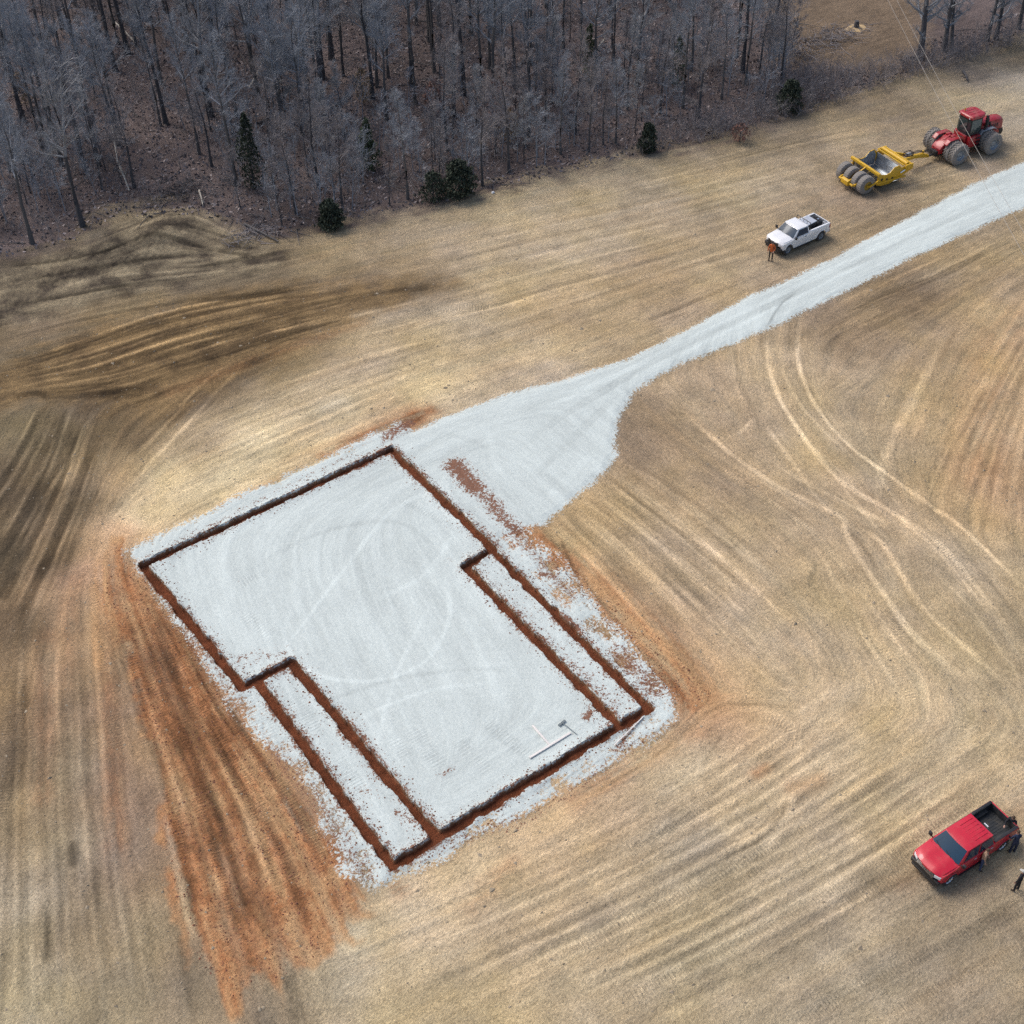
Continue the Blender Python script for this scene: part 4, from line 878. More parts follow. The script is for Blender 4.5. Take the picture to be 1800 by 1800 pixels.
# young beeches that keep their dead leaves
def beech(px, py, H, W, label, seed, mat, n=900):
    rg = np.random.default_rng(seed); o = empty('leafy_sapling', on(px, py, -0.05)); tag(o, label, 'tree')
    tm, cr = bare_tree(seed, H, 0.05, W * 0.5, 12, low=0.15, nt=(4, 3, 2)); tm.materials.append(MATS['bark']); link('trunk', tm, None, o)
    h = rg.random(n); az = rg.uniform(0, 2*math.pi, n); rr = W / 2 * np.sqrt(rg.random(n)) * np.sin(np.clip(h * 0.9 + .1, 0, 1) * math.pi)**0.6
    p = np.stack([rr * np.cos(az), rr * np.sin(az), H * (0.12 + 0.85 * h)], 1)
    link('crown', np_mesh('crown', leafy(rg, p, 0.15), MATS[mat]), None, o); link('branches', np_mesh('branches', cr, MATS['twig_brown']), None, o)
beech(878, 228, 5.5, 2.3, 'slender sapling with reddish dead leaves in the middle wood', 21, 'beech_leaf')
beech(768, 205, 4.0, 2.8, 'low sapling with rust-red dead leaves left of the slender red one', 22, 'beech_leaf', 600)
beech(640, 185, 4.0, 1.8, 'sapling with tan dead leaves in the left of the wood', 23, 'tan_leaf', 500)
beech(47, 190, 4.0, 2.0, 'sapling with orange-tan dead leaves near the left edge of the wood', 24, 'tan_leaf', 350)
beech(895, 250, 3.5, 2.0, 'short sapling with tan dead leaves right below the slender red one', 25, 'tan_leaf', 350)
beech(1300, 250, 2.0, 2.0, 'low shrub with red-brown leaves under the right wood edge', 26, 'beech_leaf', 260)

# undergrowth, fallen sticks and leaf litter: nobody could count them
rg = np.random.default_rng(55)
def scatter(poly, n):
    lo, hi = poly.min(0), poly.max(0); p = rg.uniform(lo, hi, (n * 4, 2)); p = p[inside(poly, p[:, 0], p[:, 1])][:n]
    z = zz[np.clip(np.searchsorted(vx, p[:, 0]), 0, nxv - 1), np.clip(np.searchsorted(vy, p[:, 1]), 0, nyv - 1)]
    return np.concatenate([p, z[:, None]], 1)
BR = gl([(-100,470),(0,455),(140,420),(200,380),(430,400),(480,415),(800,350),(1140,268),(1385,205),(1600,128),(1800,62),(1800,20),(1640,70),(1560,130),(1440,120),(1400,40),(1350,-40),(-100,-40)])
p = scatter(BR, 4200); n = len(p); Hh = rg.uniform(0.4, 3.8, n) * rg.uniform(.4, 1, n)
d = rg.normal(0, 0.28, (n, 3)); d[:, 2] = 1
T = [spikes(p - [0, 0, .05], d, Hh, 0.008 + Hh * 0.006)]
dn = d / np.linalg.norm(d, axis=1, keepdims=True)
b1, e1, L1_ = branch_off(rg, p, p + dn * Hh[:, None], 5, 0.15, 1, 0.7, (0.35, 0.7)); T.append(spikes(b1, e1 - b1, L1_, 0.006 + L1_ * 0.005))
b2, e2, L2_ = branch_off(rg, b1, e1, 2, 0.2, 1, 0.7, (0.5, 0.9)); T.append(spikes(b2, e2 - b2, L2_, 0.006 + L2_ * 0.005))
tag(link('undergrowth', np_mesh('undergrowth', np.concatenate(T), MATS['twig_brown'])), 'thin leafless brush and saplings filling the floor of the bare wood', 'undergrowth', kind='stuff')
# young trees between the counted ones, reading as one grey haze
YT = gl([(-60,440),(130,405),(180,330),(330,300),(430,360),(490,395),(600,378),(800,332),(1140,250),(1385,170),(1390,80),(1330,60),(1000,130),(700,200),(430,210),(200,200),(-60,300)])
p = scatter(YT, 190); T = []
for q in p:
    if inside(SPARSE, q[:1], q[1:2])[0]: continue
    H = rg.uniform(3.0, 6.5); nl = 13; ax = np.array([[rg.normal(0, .06), rg.normal(0, .06), 1.0]]); foot = q[None] - [0, 0, .05]
    T.append(spikes(foot, ax, np.array([H]), np.array([.03 + .006 * H])))
    t_ = rg.uniform(.22, .95, nl); b = foot + ax * (t_ * H)[:, None]; az = rg.uniform(0, 6.28, nl); el = rg.uniform(.5, 1.1, nl)
    d = np.stack([np.cos(az) * np.cos(el), np.sin(az) * np.cos(el), np.sin(el)], 1); L_ = H * .27 * (1.2 - t_) * rg.uniform(.7, 1.2, nl) + .3
    T.append(spikes(b, d, L_, .008 + .006 * L_)); e0 = b + d * L_[:, None]
    b1, e1, l1 = branch_off(rg, b, e0, 6, .12, 1, .7, (.4, .8)); T.append(spikes(b1, e1 - b1, l1, .007 + .006 * l1))
    b2, e2, l2 = branch_off(rg, b1, e1, 6, .15, 1, .7, (.5, 1.0)); T.append(spikes(b2, e2 - b2, l2, .006 + .005 * l2))
tag(link('young_trees', np_mesh('young_trees', np.concatenate(T), MATS['twig'])), 'haze of thin young leafless trees between the larger trunks of the wood', 'young trees', kind='stuff')
# thicker brush along the right end of the edge
EDGE = gl([(1100,280),(1180,240),(1300,190),(1400,130),(1480,130),(1560,120),(1640,95),(1720,80),(1800,50),(1800,80),(1620,135),(1500,175),(1390,210),(1250,250)])
p = scatter(EDGE, 900); n = len(p); Hh = rg.uniform(0.5, 2.2, n)
d = rg.normal(0, 0.35, (n, 3)); d[:, 2] = 1; dn = d / np.linalg.norm(d, axis=1, keepdims=True)
T = [spikes(p - [0, 0, .05], d, Hh, 0.010 + Hh * 0.006)]
b1, e1, L1_ = branch_off(rg, p, p + dn * Hh[:, None], 8, 0.1, 1, 0.7, (0.4, 0.8)); T.append(spikes(b1, e1 - b1, L1_, 0.007 + L1_ * 0.005))
b2, e2, L2_ = branch_off(rg, b1, e1, 3, 0.2, 1, 0.7, (0.5, 0.9)); T.append(spikes(b2, e2 - b2, L2_, 0.006 + L2_ * 0.004))
tag(link('hedge_brush', np_mesh('hedge_brush', np.concatenate(T), MATS['twig_brown'])), 'tangled leafless brush along the right end of the wood edge', 'brush', kind='stuff')
p = scatter(BR, 26000); n = len(p); p[:, 2] += 0.03
q = leafy(rg, p, 0.24); tint = np.tile(rg.random(n)**1.3, 2)
tag(link('leaf_litter', np_mesh('leaf_litter', q, MATS['leaf_litter'], tint)), 'dry purple-brown leaf litter covering the floor of the wood', 'leaf litter', kind='stuff')
p = scatter(BR, 1400); n = len(p); az = rg.uniform(0, 6.28, n); L_ = rg.uniform(0.5, 3.2, n)
q = p + np.stack([np.cos(az) * L_, np.sin(az) * L_, rg.uniform(0, .3, n)], 1)
tag(link('fallen_sticks', np_mesh('fallen_sticks', sticks(p + [0, 0, .05], q + [0, 0, .05], 0.015 + L_ * .01, 0.008 + L_ * .004, 4), MATS['bark'])), 'broken grey branches lying about on the floor of the wood', 'sticks', kind='stuff')

# logs that can be told apart
def log(a, b, r, mat, label, z=(0.1, 0.1), name='fallen_log'):
    A, B = on(*a), on(*b); A.z += z[0] + r; B.z += z[1] + r
    o = empty(name, (A + B) / 2); tag(o, label, 'log'); A2, B2 = A - o.location, B - o.location
    M_ = (A2 * .45 + B2 * .55) + Vector((0, 0.08, 0.05))
    MB().tube([A2, M_, B2], [r, r * .85, r * .55], 7).build('trunk', MATS[mat], o, smooth=True)
    d_ = (B2 - A2); s_ = MB()
    for k in range(5):
        b_ = A2 + d_ * random.uniform(.4, .95); s_.tube([b_, b_ + Vector((random.uniform(-.6, .6), random.uniform(-.6, .6), random.uniform(.2, .9)))], [r * .35, r * .1], 5)
    s_.build('branch_stubs', MATS[mat], o)
log((213,312),(228,338), .10, 'pale_wood', 'pale broken trunk leaning at the wood floor left of the bare mound', (1.6, 0.0), 'broken_trunk')
log((205,262),(212,308), .08, 'pale_wood', 'pale snapped stem above the broken trunk in the left wood', (2.2, 1.2), 'broken_trunk')
log((583,192),(614,170), .14, 'bark', 'grey log lying aslant in the left middle of the wood')
log((455,222),(505,190), .13, 'bark_dark', 'dark fallen log in the wood above the tall cedar')
log((910,120),(945,82), .14, 'bark_dark', 'dark fallen trunk in the middle of the wood near the top edge')
log((205,55),(240,82), .10, 'pale_wood', 'pale fallen stem near the top left of the wood', (1.0, .3))
log((1692,128),(1700,145), .12, 'bark_dark', 'short dark log lying on the verge behind the tractor')
log((352,345),(358,368), .08, 'pale_wood', 'pale forked branch sticking out of the brush above the mound', (.6, 0))
log((430,398),(490,428), .10, 'bark', 'grey branch lying at the right foot of the mound')
log((1052,95),(1062,86), .10, 'pale_wood', 'small pale broken stem near the top middle of the wood', (.6, .9))
log((440,165),(475,120), .09, 'pale_wood', 'pale slanting dead stem high in the left wood', (.5, 1.5))
# stump with sawdust in the clearing
o = empty('tree_stump', on(1505, 50)); tag(o, 'dark tree stump on a pale sawdust patch in the far clearing', 'stump')
MB().tube([(0, 0, -.1), (0, 0, .25), (.05, 0, .75)], [.36, .28, .2], 9).build('stump', MATS['bark_dark'], o)
sdm = MB(); k = 14
sdm.add([(0, 0, .12)] + [(math.cos(2*math.pi*i/k) * (1.3 + .3*math.sin(3*i)), math.sin(2*math.pi*i/k) * (.9 + .2*math.cos(2*i)), .0) for i in range(k)], [(0, i + 1, (i + 1) % k + 1) for i in range(k)])
sdm.build('sawdust', simple('sawdust', (0.50, 0.36, 0.19), 0.95, var=.3), o)
# brush pile by the clearing and the heap above the mound
def heap(px, py, L, W, H, n, label, mat, seed):
    rg = np.random.default_rng(seed); c = on(px, py); p = rg.normal(0, 1, (n, 3)) * [L/2.5, W/2.5, 0]; p[:, 2] = H * np.exp(-(p[:, 0]/L*2)**2 - (p[:, 1]/W*2)**2) * rg.random(n)
    az = rg.uniform(0, 6.28, n); ln = rg.uniform(.5, 1.9, n); d = np.stack([np.cos(az), np.sin(az), rg.normal(0, .3, n)], 1)
    o = link('brush_pile', np_mesh('brush_pile', spikes(p, d, ln, 0.012 + ln * .012), MATS[mat])); o.location = c; tag(o, label, 'brush pile', kind='stuff')
heap(1455, 72, 7, 3, .9, 500, 'pile of dozed brush at the near side of the far clearing', 'twig_brown', 3)
heap(320, 335, 4, 3, .8, 350, 'dark heap of dozed brush behind the bare mound', 'bark_dark', 4)
heap(440, 415, 3, 1.5, .5, 160, 'low tangle of dozed sticks at the right end of the mound', 'twig_brown', 5)
# ------------------------------------------------------------------ vehicles
def heading(front, rear):
    d = Vector(front) - Vector(rear); return math.atan2(d.y, d.x)
def arc(cx, cz, r, a0, a1, n):
    return [(cx + r * math.cos(R(a0 + (a1 - a0) * k / n)), cz + r * math.sin(R(a0 + (a1 - a0) * k / n))) for k in range(n + 1)]
def road_wheel(root, x, y, r, w, rimmat, side):
    """side +1: outer face towards +y"""
    p = [(r*.60, -w/2), (r*.90, -w/2), (r*.985, -w*.36), (r, -w*.18), (r, w*.18), (r*.985, w*.36), (r*.90, w/2), (r*.60, w/2)]
    t = MB().lathe(p, 28)
    for k in range(24):
        a = 2 * math.pi * k / 24
        t.box((math.cos(a) * r * .995, 0, math.sin(a) * r * .995), (.03, w * .8, .03), Matrix.Rotation(-a, 3, 'Y') @ Matrix.Rotation(.4 * (-1)**k, 3, 'X'))
    o = t.build('wheel', MATS['rubber'], root, smooth=True); o.location = (x, y, r)
    f = w * .42 * side
    m_ = MB().lathe([(r*.62, f), (r*.58, f*.75), (r*.50, f*.55), (r*.22, f*.62), (.0, f*.75)], 20)
    for k in range(8):
        a = 2 * math.pi * k / 8
        m_.bar((math.cos(a) * r*.12, f*.80, math.sin(a) * r*.12), (math.cos(a) * r*.57, f*.80, math.sin(a) * r*.57), .05, .035)
    rim = m_.build('rim', rimmat, o, smooth=True)
    MB().lathe([(r*.13, f), (r*.10, f*1.08), (0, f*1.1)], 12).build('hub_cap', MATS['chrome'] if rimmat is MATS['chrome'] else MATS['black_trim'], o)
    return o

def pane(root, pts, mat, name, off, th=0.012, shrink=0.0, round_=0.05):
    """window pane lying proud of a body face; pts in order"""
    P_ = [Vector(p) for p in pts]; c = sum(P_, Vector()) / len(P_)
    P_ = [c + (p - c) * (1 - shrink) for p in P_]
    n = (P_[1] - P_[0]).cross(P_[-1] - P_[0]).normalized()
    if n.dot(Vector(off)) < 0: n = -n
    k = len(P_); vs = [p + n * 0.002 for p in P_] + [p + n * th for p in P_]
    mb = MB().add(vs, [tuple(range(k)), tuple(range(2*k-1, k-1, -1))] + [(i, (i+1) % k, (i+1) % k + k, i + k) for i in range(k)])
    return mb.build(name, mat, root)

def pickup(name, label, loc, rz, paint, c):
    """c: nose, cowl, wtop, rtop, cabr, tail, fw, rw (x positions) ..."""
    root = empty(name, loc, rz); tag(root, label, 'pickup truck')
    P_ = MATS[paint]; r = c['wr']; W = c['w'] / 2; ar = r + .10
    zh, zb, zr, zt = c['zhood'], c['zbelt'], c['zrail'], c['ztop']
    nose, cowl, wt, rt, cr, tail, fw, rw = [c[k] for k in ('nose','cowl','wtop','rtop','cabr','tail','fw','rw')]
    rock = .42
    # side panels with wheel arches
    prof = [(nose - .10, .60), (nose - .02, .78), (nose - .03, zh - .16), (nose - .14, zh - .04), (cowl + .3, zb - .05), (cowl, zb), (cr, zb), (cr - .02, zr), (tail + .03, zr + .01), (tail + .02, .62)]
    prof += [(rw - ar, .60)] + arc(rw, r, ar, 165, 15, 10) + [(rw + ar + .02, rock), (fw - ar - .02, rock)] + arc(fw, r, ar, 165, 15, 10)
    b = MB()
    for s in (1, -1):
        y0, y1 = sorted((s * (W - .16), s * W)); b.prism(prof, y0, y1)
    b.box(((cowl + fw) / 2 + .25, 0, .80), (nose - cowl - .45, 2 * W - .34, .35))
    b.box(((cowl + cr) / 2, 0, (zb + .5) / 2), (cowl - cr - .004, 2 * W - .324, zb - .5))
    body = b.build('body', P_, root, bevel=.035)
    # flared arch lips
    for x in (fw, rw):
        for s in (1, -1):
            a_ = arc(x, r, ar + .005, 172, 8, 10); MB().tube([(p[0], s * (W + .002), p[1]) for p in a_], .028, 6).build('arch_lip', P_ if paint == 'red_paint' else MATS['white_paint'], root, smooth=True)
    # hood: crowned, with two pressed ridges
    rows = []
    for i in range(9):
        t = i / 8; x = cowl + .02 + (nose - .07 - cowl) * t; row = []
        for j in range(13):
            v = j / 12 * 2 - 1; y = v * (W - .075) * (1 - .05 * t**2)
            z = zb + .012 + (zh - zb - .01) * t**1.3 + .075 * (1 - v**4) - .10 * max(0, t - .82) / .18
            z += .030 * math.exp(-((abs(v) - .45) / .13)**2) * (1 - .4 * t); row.append((x, y, z))
        rows.append(row)
    hb = MB().grid(rows); low = [[(p[0], p[1], p[2] - .12) for p in rr] for rr in rows]
    hb.grid(low); e = MB()
    for a_, q in ((rows[0], low[0]), (rows[-1], low[-1]), ([x[0] for x in rows], [x[0] for x in low]), ([x[-1] for x in rows], [x[-1] for x in low])): hb.grid([a_, q])
    hb.build('hood', P_, root, smooth=True)
    # cab: tapered shell with a crowned roof
    yb, yt = W - .03, W - .25
    bot = [(cr, -yb, zb), (cowl + .02, -yb, zb), (cowl + .02, yb, zb), (cr, yb, zb)]; top = [(rt, -yt, zt - .05), (wt, -yt, zt - .05), (wt, yt, zt - .05), (rt, yt, zt - .05)]
    MB().hexa(bot, top).build('cab', P_, root, bevel=.07, seg=3)
    rows = [[(rt - .02 + (wt + .05 - rt) * i / 8, (yt + .01) * (j / 8 * 2 - 1), zt - .055 + .06 * (1 - (j/4 - 1)**4) * (1 - abs(i/4 - 1)**5)) for j in range(9)] for i in range(9)]
    rf = MB().grid(rows).build('roof', P_, root, smooth=True)
    if c.get('ribs'):
        for k in range(6):
            y = -.52 + k * 1.04 / 5; MB().box(((rt + wt) / 2 - .28, y, zt + .006), ((wt - rt) * .52, .035, .016)).build('roof_rib', P_, rf, bevel=.006)
    # glass
    L = lambda a, b_, t: Vector(a) + (Vector(b_) - Vector(a)) * t
    G_ = MATS['glass']
    ws = [L(bot[1], top[1], .08), L(bot[2], top[2], .08), L(bot[2], top[2], .93), L(bot[1], top[1], .93)]
    ws = [Vector((p.x + .012, p.y * .93, p.z)) for p in ws]; wr_ = [[ws[0].lerp(ws[1], q / 10).lerp(ws[3].lerp(ws[2], q / 10), u / 4) + Vector((.10 * (1 - (q / 5 - 1)**2) * (1 - .45 * u / 4), 0, .012)) for q in range(11)] for u in range(5)]
    w_ = MB().grid(wr_); w_.grid([[p - Vector((.012, 0, .008)) for p in rr] for rr in wr_]); w_.build('windshield', G_, root, smooth=True)
    for k in (-1, 1): MB().bar((cowl + .06, .35 * k + .1, zb + .10), (cowl - .06, .35 * k - .35, zb + .16), .02, .02).build('wiper', MATS['black_trim'], root)
    rwn = [L(bot[0], top[0], .12), L(bot[3], top[3], .12), L(bot[3], top[3], .85), L(bot[0], top[0], .85)]
    rwn = [Vector((p.x - .01, p.y * .82, p.z)) for p in rwn]; pane(root, rwn, G_, 'rear_window', (-1, 0, 0))
    for s, (i0, i1) in ((1, (3, 2)), (-1, (0, 1))):
        for (t0, t1, nm) in c['side_win']:
            lo0, lo1 = L(bot[i0], bot[i1], t0), L(bot[i0], bot[i1], t1); hi0, hi1 = L(top[i0], top[i1], t0), L(top[i0], top[i1], t1)
            q = [L(lo0, hi0, .10), L(lo1, hi1, .10), L(lo1, hi1, .86), L(lo0, hi0, .86)]
            pane(root, [Vector((p.x, p.y + s * .012, p.z)) for p in q], G_, 'side_window', (0, s, .2))
    # doors with handles
    for s in (1, -1):
        for (x0, x1) in c['doors']:
            d_ = MB().prism([(x0, rock + .06), (x1, rock + .06), (x1, zb - .015), (x0, zb - .015)], *sorted((s * (W - .01), s * (W + .012)))).build('door', P_, root, bevel=.008)
            MB().box((x0 + .13, s * (W + .03), zb - .13), (.17, .025, .035)).build('handle', MATS['black_trim'] if paint == 'white_paint' else MATS['chrome'], d_)
        m_ = MB().box((cowl - .12, s * (W + .16), zb + .14), (.12, .20, .24)).build('mirror', MATS['black_trim'], root, bevel=.03)
        MB().bar((cowl - .10, s * (W - .02), zb + .05), (cowl - .10, s * (W + .10), zb + .12), .05, .04).build('mirror_arm', MATS['black_trim'], root)
        # front lamps and tail lamps
        MB().box((nose - .075, s * (W - .24), zh - .20), (.12, .34, .20)).build('headlight', MATS['lamp_glass'], root, bevel=.02)
        MB().box((tail + .05, s * (W - .03), zr - .22), (.10, .09, .36)).build('tail_light', MATS['tail_lamp'], root, bevel=.02)
        MB().bar((fw - ar - .1, s * (W + .03), rock - .04), (rw + ar + .5, s * (W + .03), rock - .04), .10, .05).build('running_board', MATS['black_trim'], root)
    # front end
    gb = MB().box((nose - .06, 0, zh - .24), (.10, 2 * W - .86, .36)).build('grille', MATS['black_trim'], root, bevel=.02)
    for k in range(3): MB().box((nose - .005, 0, zh - .36 + k * .12), (.02, 2 * W - .90, .025)).build('grille_bar', MATS[c['grille']], gb)
    MB().box((nose + .02, 0, .62), (.22, 2 * W - .04, .24)).build('front_bumper', MATS[c['bumper']], root, bevel=.05)
    MB().box((nose + .05, 0, .42), (.10, 2 * W - .3, .14)).build('valance', MATS['black_trim'], root, bevel=.02)
    MB().box((tail - .02, 0, .60), (.16, 2 * W - .1, .18)).build('rear_bumper', MATS['chrome' if paint == 'red_paint' else 'black_trim'], root, bevel=.03)
    # bed
    lm = MATS[c['liner']]; bz = .84; x0, x1 = tail + .07, cr - .03
    q = MB().box(((x0 + x1) / 2, 0, bz), (x1 - x0, 2 * W - .326, .05))
    for s in (1, -1): q.box(((x0 + x1) / 2, s * (W - .17), (bz + zr) / 2 + .03), (x1 - x0, .018, zr - bz - .035)); q.box((rw, s * (W - .27), bz + .13), (.92, .18, .22))
    q.box((x1 - .012, 0, (bz + zr) / 2 + .03), (.024, 2 * W - .36, zr - bz - .03)); q.box((x0 + .012, 0, (bz + zr) / 2 + .03), (.024, 2 * W - .36, zr - bz - .06))
    for k in range(9): q.box(((x0 + x1) / 2, -.6 + k * .15, bz + .032), (x1 - x0 - .06, .05, .016))
    q.build('bed_liner', lm, root)
    for s in (1, -1): MB().box(((x0 + x1) / 2, s * (W - .085), zr + .012), (x1 - x0 + .04, .15, .03)).build('rail_cap', MATS[c['cap']], root, bevel=.01)
    MB().box((tail + .035, 0, (zr + .66) / 2), (.07, 2 * W - .16, zr - .66)).build('tailgate', P_, root, bevel=.015)
    MB().box(((cowl + tail) / 2, 0, .50), (cowl - tail - .3, 1.1, .16)).build('chassis', MATS['black_trim'], root)
    MB().tube([(fw, -W + .2, r), (fw, W - .2, r)], .06, 8).build('axle', MATS['black_trim'], root); MB().tube([(rw, -W + .2, r), (rw, W - .2, r)], .07, 8).build('axle', MATS['black_trim'], root)
    # inner wheel wells
    for x in (fw, rw):
        for s in (1, -1): MB().box((x, s * (W - .52), r + .08), (ar * 1.7, .40, .5)).build('wheel_well', MATS['black_trim'], root)
    for x in (fw, rw):
        for s in (1, -1): road_wheel(root, x, s * (W - .15), r, .28, MATS[c['rim']], s)
    # the nose is bowed in plan, the body sides tuck in towards the sills and rails
    for ch in root.children:
        if ch.type != 'MESH' or ch.name.split('.')[0] in ('wheel', 'windshield', 'wiper', 'axle', 'chassis'): continue
        for o_ in [ch] + list(ch.children):
            for v in o_.data.vertices:
                x, y, z = v.co; k_ = min(1, max(0, (x - fw + .25) / (nose - fw + .25))); v.co.x -= .24 * k_ * (abs(y) / W)**2.4
                if abs(y) > W * .6: v.co.y *= 1 - .030 * max(0, (z - .95) / .45)**1.5 * (z < zr + .1) - .025 * max(0, (.75 - z) / .35) - .035 * k_**2
    MB().tube([(cowl + .15, -W + .2, zb), (cowl + .05, -W + .2, zb + .75)], .006, 5).build('antenna', MATS['black_trim'], root)
    return root

# red crew cab
A, B = gv(1664, 1552), gv(1757, 1492); rz = heading(A, B); fwd = Vector((math.cos(rz), math.sin(rz), 0)); lft = Vector((-math.sin(rz), math.cos(rz), 0))
RT = (A + B) / 2 - lft * .87; RT.z = .02; RT_RZ = rz
red = dict(w=2.04, wr=.43, nose=2.86, cowl=1.50, wtop=.80, rtop=-.90, cabr=-1.02, tail=-2.74, fw=1.92, rw=-1.84, zhood=1.20, zbelt=1.28, zrail=1.38, ztop=1.93, ribs=True,
           side_win=[(.04, .44, 'r'), (.49, .88, 'f')], doors=[(.24, 1.30), (-.90, .20)], grille='chrome', bumper='black_trim', liner='bed_liner', cap='black_trim', rim='chrome')
red_truck = pickup('pickup_truck', 'red crew-cab pickup truck with an empty black bed on the dirt at lower right', RT, rz, 'red_paint', red)
MB().box((-1.08, .15, 1.86), (.05, .26, .05)).build('cab_lamp', MATS['lamp_glass'], red_truck)

# white work truck
A, B = gv(1383, 447), gv(1441, 422); rz = heading(A, B); lft = Vector((-math.sin(rz), math.cos(rz), 0))
WT = (A + B) / 2 - lft * .87; WT.z = .02; WT_RZ = rz
wht = dict(w=2.04, wr=.45, nose=2.80, cowl=1.44, wtop=.80, rtop=-.28, cabr=-.42, tail=-2.70, fw=1.90, rw=-1.78, zhood=1.20, zbelt=1.28, zrail=1.38, ztop=1.95,
           side_win=[(.10, .86, 'f')], doors=[(-.02, 1.28)], grille='black_trim', bumper='black_trim', liner='grey_panel', cap='white_paint', rim='rim_grey')
white_truck = pickup('pickup_truck', 'white single-cab pickup truck with gear in its bed beside the gravel drive', WT, rz, 'white_paint', wht)
def in_bed(name, x, y, z, label, cat):
    o = empty(name, WT + Matrix.Rotation(WT_RZ, 3, 'Z') @ Vector((x, y, z)), WT_RZ); tag(o, label, cat); return o
o = in_bed('tool_chest', -1.05, -.12, .885, 'pale metal chest with sloping lid lying in the white truck bed', 'tool chest')
MB().hexa([(-.62,-.55,0),(.40,-.55,0),(.40,.50,0),(-.62,.50,0)], [(-.62,-.55,.72),(.40,-.55,.62),(.40,.50,.62),(-.62,.50,.72)]).build('chest', MATS['black_trim'], o, bevel=.02)
MB().hexa([(-.64,-.57,.727),(.42,-.57,.627),(.42,.52,.627),(-.64,.52,.727)], [(-.62,-.55,.765),(.40,-.55,.665),(.40,.50,.665),(-.62,.50,.765)]).build('lid', MATS['toolbox_metal'], o)
o = in_bed('fuel_tank', -2.05, -.10, .885, 'dark tank behind the pale chest in the white truck bed', 'tank')
MB().box((0, 0, .30), (.62, 1.05, .56)).build('tank', MATS['black_trim'], o, bevel=.06)
MB().tube([(0, .25, .58), (0, .25, .70)], .08, 10).build('filler_cap', MATS['chrome'], o)
MB().tube([(.1, -.2, .62), (.3, .1, .70), (.05, .45, .62), (-.2, .1, .66), (.0, -.3, .62)], .03, 6).build('hose', MATS['rubber'], o, smooth=True)
o = in_bed('headache_rack', -.52, 0, 1.42, 'dark tube rack standing behind the white truck cab', 'rack')
rk = MB()
for y in (-.85, .85): rk.tube([(0, y, 0), (0, y * .92, .62)], .03, 6)
rk.tube([(0, -.78, .62), (0, .78, .62)], .03, 6); rk.build('frame', MATS['black_trim'], o)
for y in (-.4, 0, .4): MB().tube([(0, y, .12), (0, y, .60)], .018, 6).build('bar', MATS['black_trim'], o)
MB().tube([(0, -.83, .12), (0, .83, .12)], .022, 6).build('bar', MATS['black_trim'], o)
o = in_bed('supply_bucket', -2.55, .45, .885, 'pale bucket in the rear corner of the white truck bed', 'bucket')
MB().tube([(0, 0, 0), (0, 0, .36)], [.13, .15], 14, cap=True).build('pail', MATS['litter_white'], o); MB().tube([(0,0,.361),(0,0,.38)], .155, 14).build('lid', MATS['grey_panel'], o)

# articulated tractor; origin at the rear axle, on the ground
def tractor_wheel(root, x, y, r, w, side, outer):
    p = [(r*.52, -w/2), (r*.86, -w/2*1.04), (r*.945, -w*.42), (r*.95, 0), (r*.945, w*.42), (r*.86, w/2*1.04), (r*.52, w/2)]
    t = MB().lathe(p, 36); n = 21
    for k in range(n):
        for h in (1, -1):
            a = 2 * math.pi * (k + (.25 if h > 0 else -.25)) / n; rot = Matrix.Rotation(-a, 3, 'Y') @ Matrix.Rotation(h * .75, 3, 'X')
            t.box((math.cos(a) * r*.965, h * w * .25, math.sin(a) * r*.965), (.085, w * .62, .055), rot)
    o = t.build('wheel', MATS['dusty_rubber'], root); o.location = (x, y, r)
    f = side * w * .46
    MB().lathe([(r*.54, f), (r*.50, f*.7), (r*.46, f*.35), (r*.30, f*.15), (r*.24, f*.45), (r*.10, f*.5), (0, f*.5)] if outer else [(r*.54, f), (r*.50, f*.4), (0, f*.3)], 24).build('rim', MATS['rim_grey'], o, smooth=True)
    if outer:
        for k in range(8):
            a = 2 * math.pi * k / 8; MB().tube([(math.cos(a)*r*.38, f*.2, math.sin(a)*r*.38), (math.cos(a)*r*.38, f*.42, math.sin(a)*r*.38)], .035, 6).build('wheel_nut', MATS['rim_grey'], o)
    return o
TRL = Vector((-62.0, -4.05, .0)); TR_RZ = heading((-65.95, -3.52, 0), (-62.0, -4.05, 0))
t = empty('tractor', TRL, TR_RZ); tag(t, 'dark red articulated tractor on large dual wheels coupled to the yellow scraper', 'tractor')
TRd, BK = MATS['tractor_red'], MATS['black_trim']
for x in (0, 3.95):
    for s in (1, -1):
        tractor_wheel(t, x, s * .98, .98, .60, s, False); tractor_wheel(t, x, s * 1.68, .98, .60, s, True)
    MB().tube([(x, -1.7, .98), (x, 1.7, .98)], .16, 12).build('axle', BK, t)
# rear frame, with a sloping deck and fenders
MB().prism([(-1.25, .72), (-1.25, 1.18), (-.95, 1.50), (-.15, 1.92), (.75, 1.95), (1.35, 1.62), (1.35, .75)], -.52, .52).build('rear_frame', TRd, t, bevel=.06)
for s in (1, -1):
    MB().prism([(-.95, 1.75), (-.6, 2.06), (.55, 2.10), (.95, 1.9), (.95, 1.84), (.55, 2.03), (-.6, 1.99), (-.95, 1.68)], *sorted((s * .54, s * .98))).build('fender', TRd, t, bevel=.02)
    MB().box((.35, s * .30, 2.02), (.55, .28, .14)).build('deck_cover', TRd, t, bevel=.04)
MB().prism([(-.5, 1.80), (.15, 2.06), (.3, 2.06), (.3, 1.9), (-.5, 1.66)], -.10, .10).build('deck_rib', TRd, t, bevel=.02)
MB().box((-1.35, 0, .75), (.35, .8, .5)).build('hitch_frame', BK, t, bevel=.03)
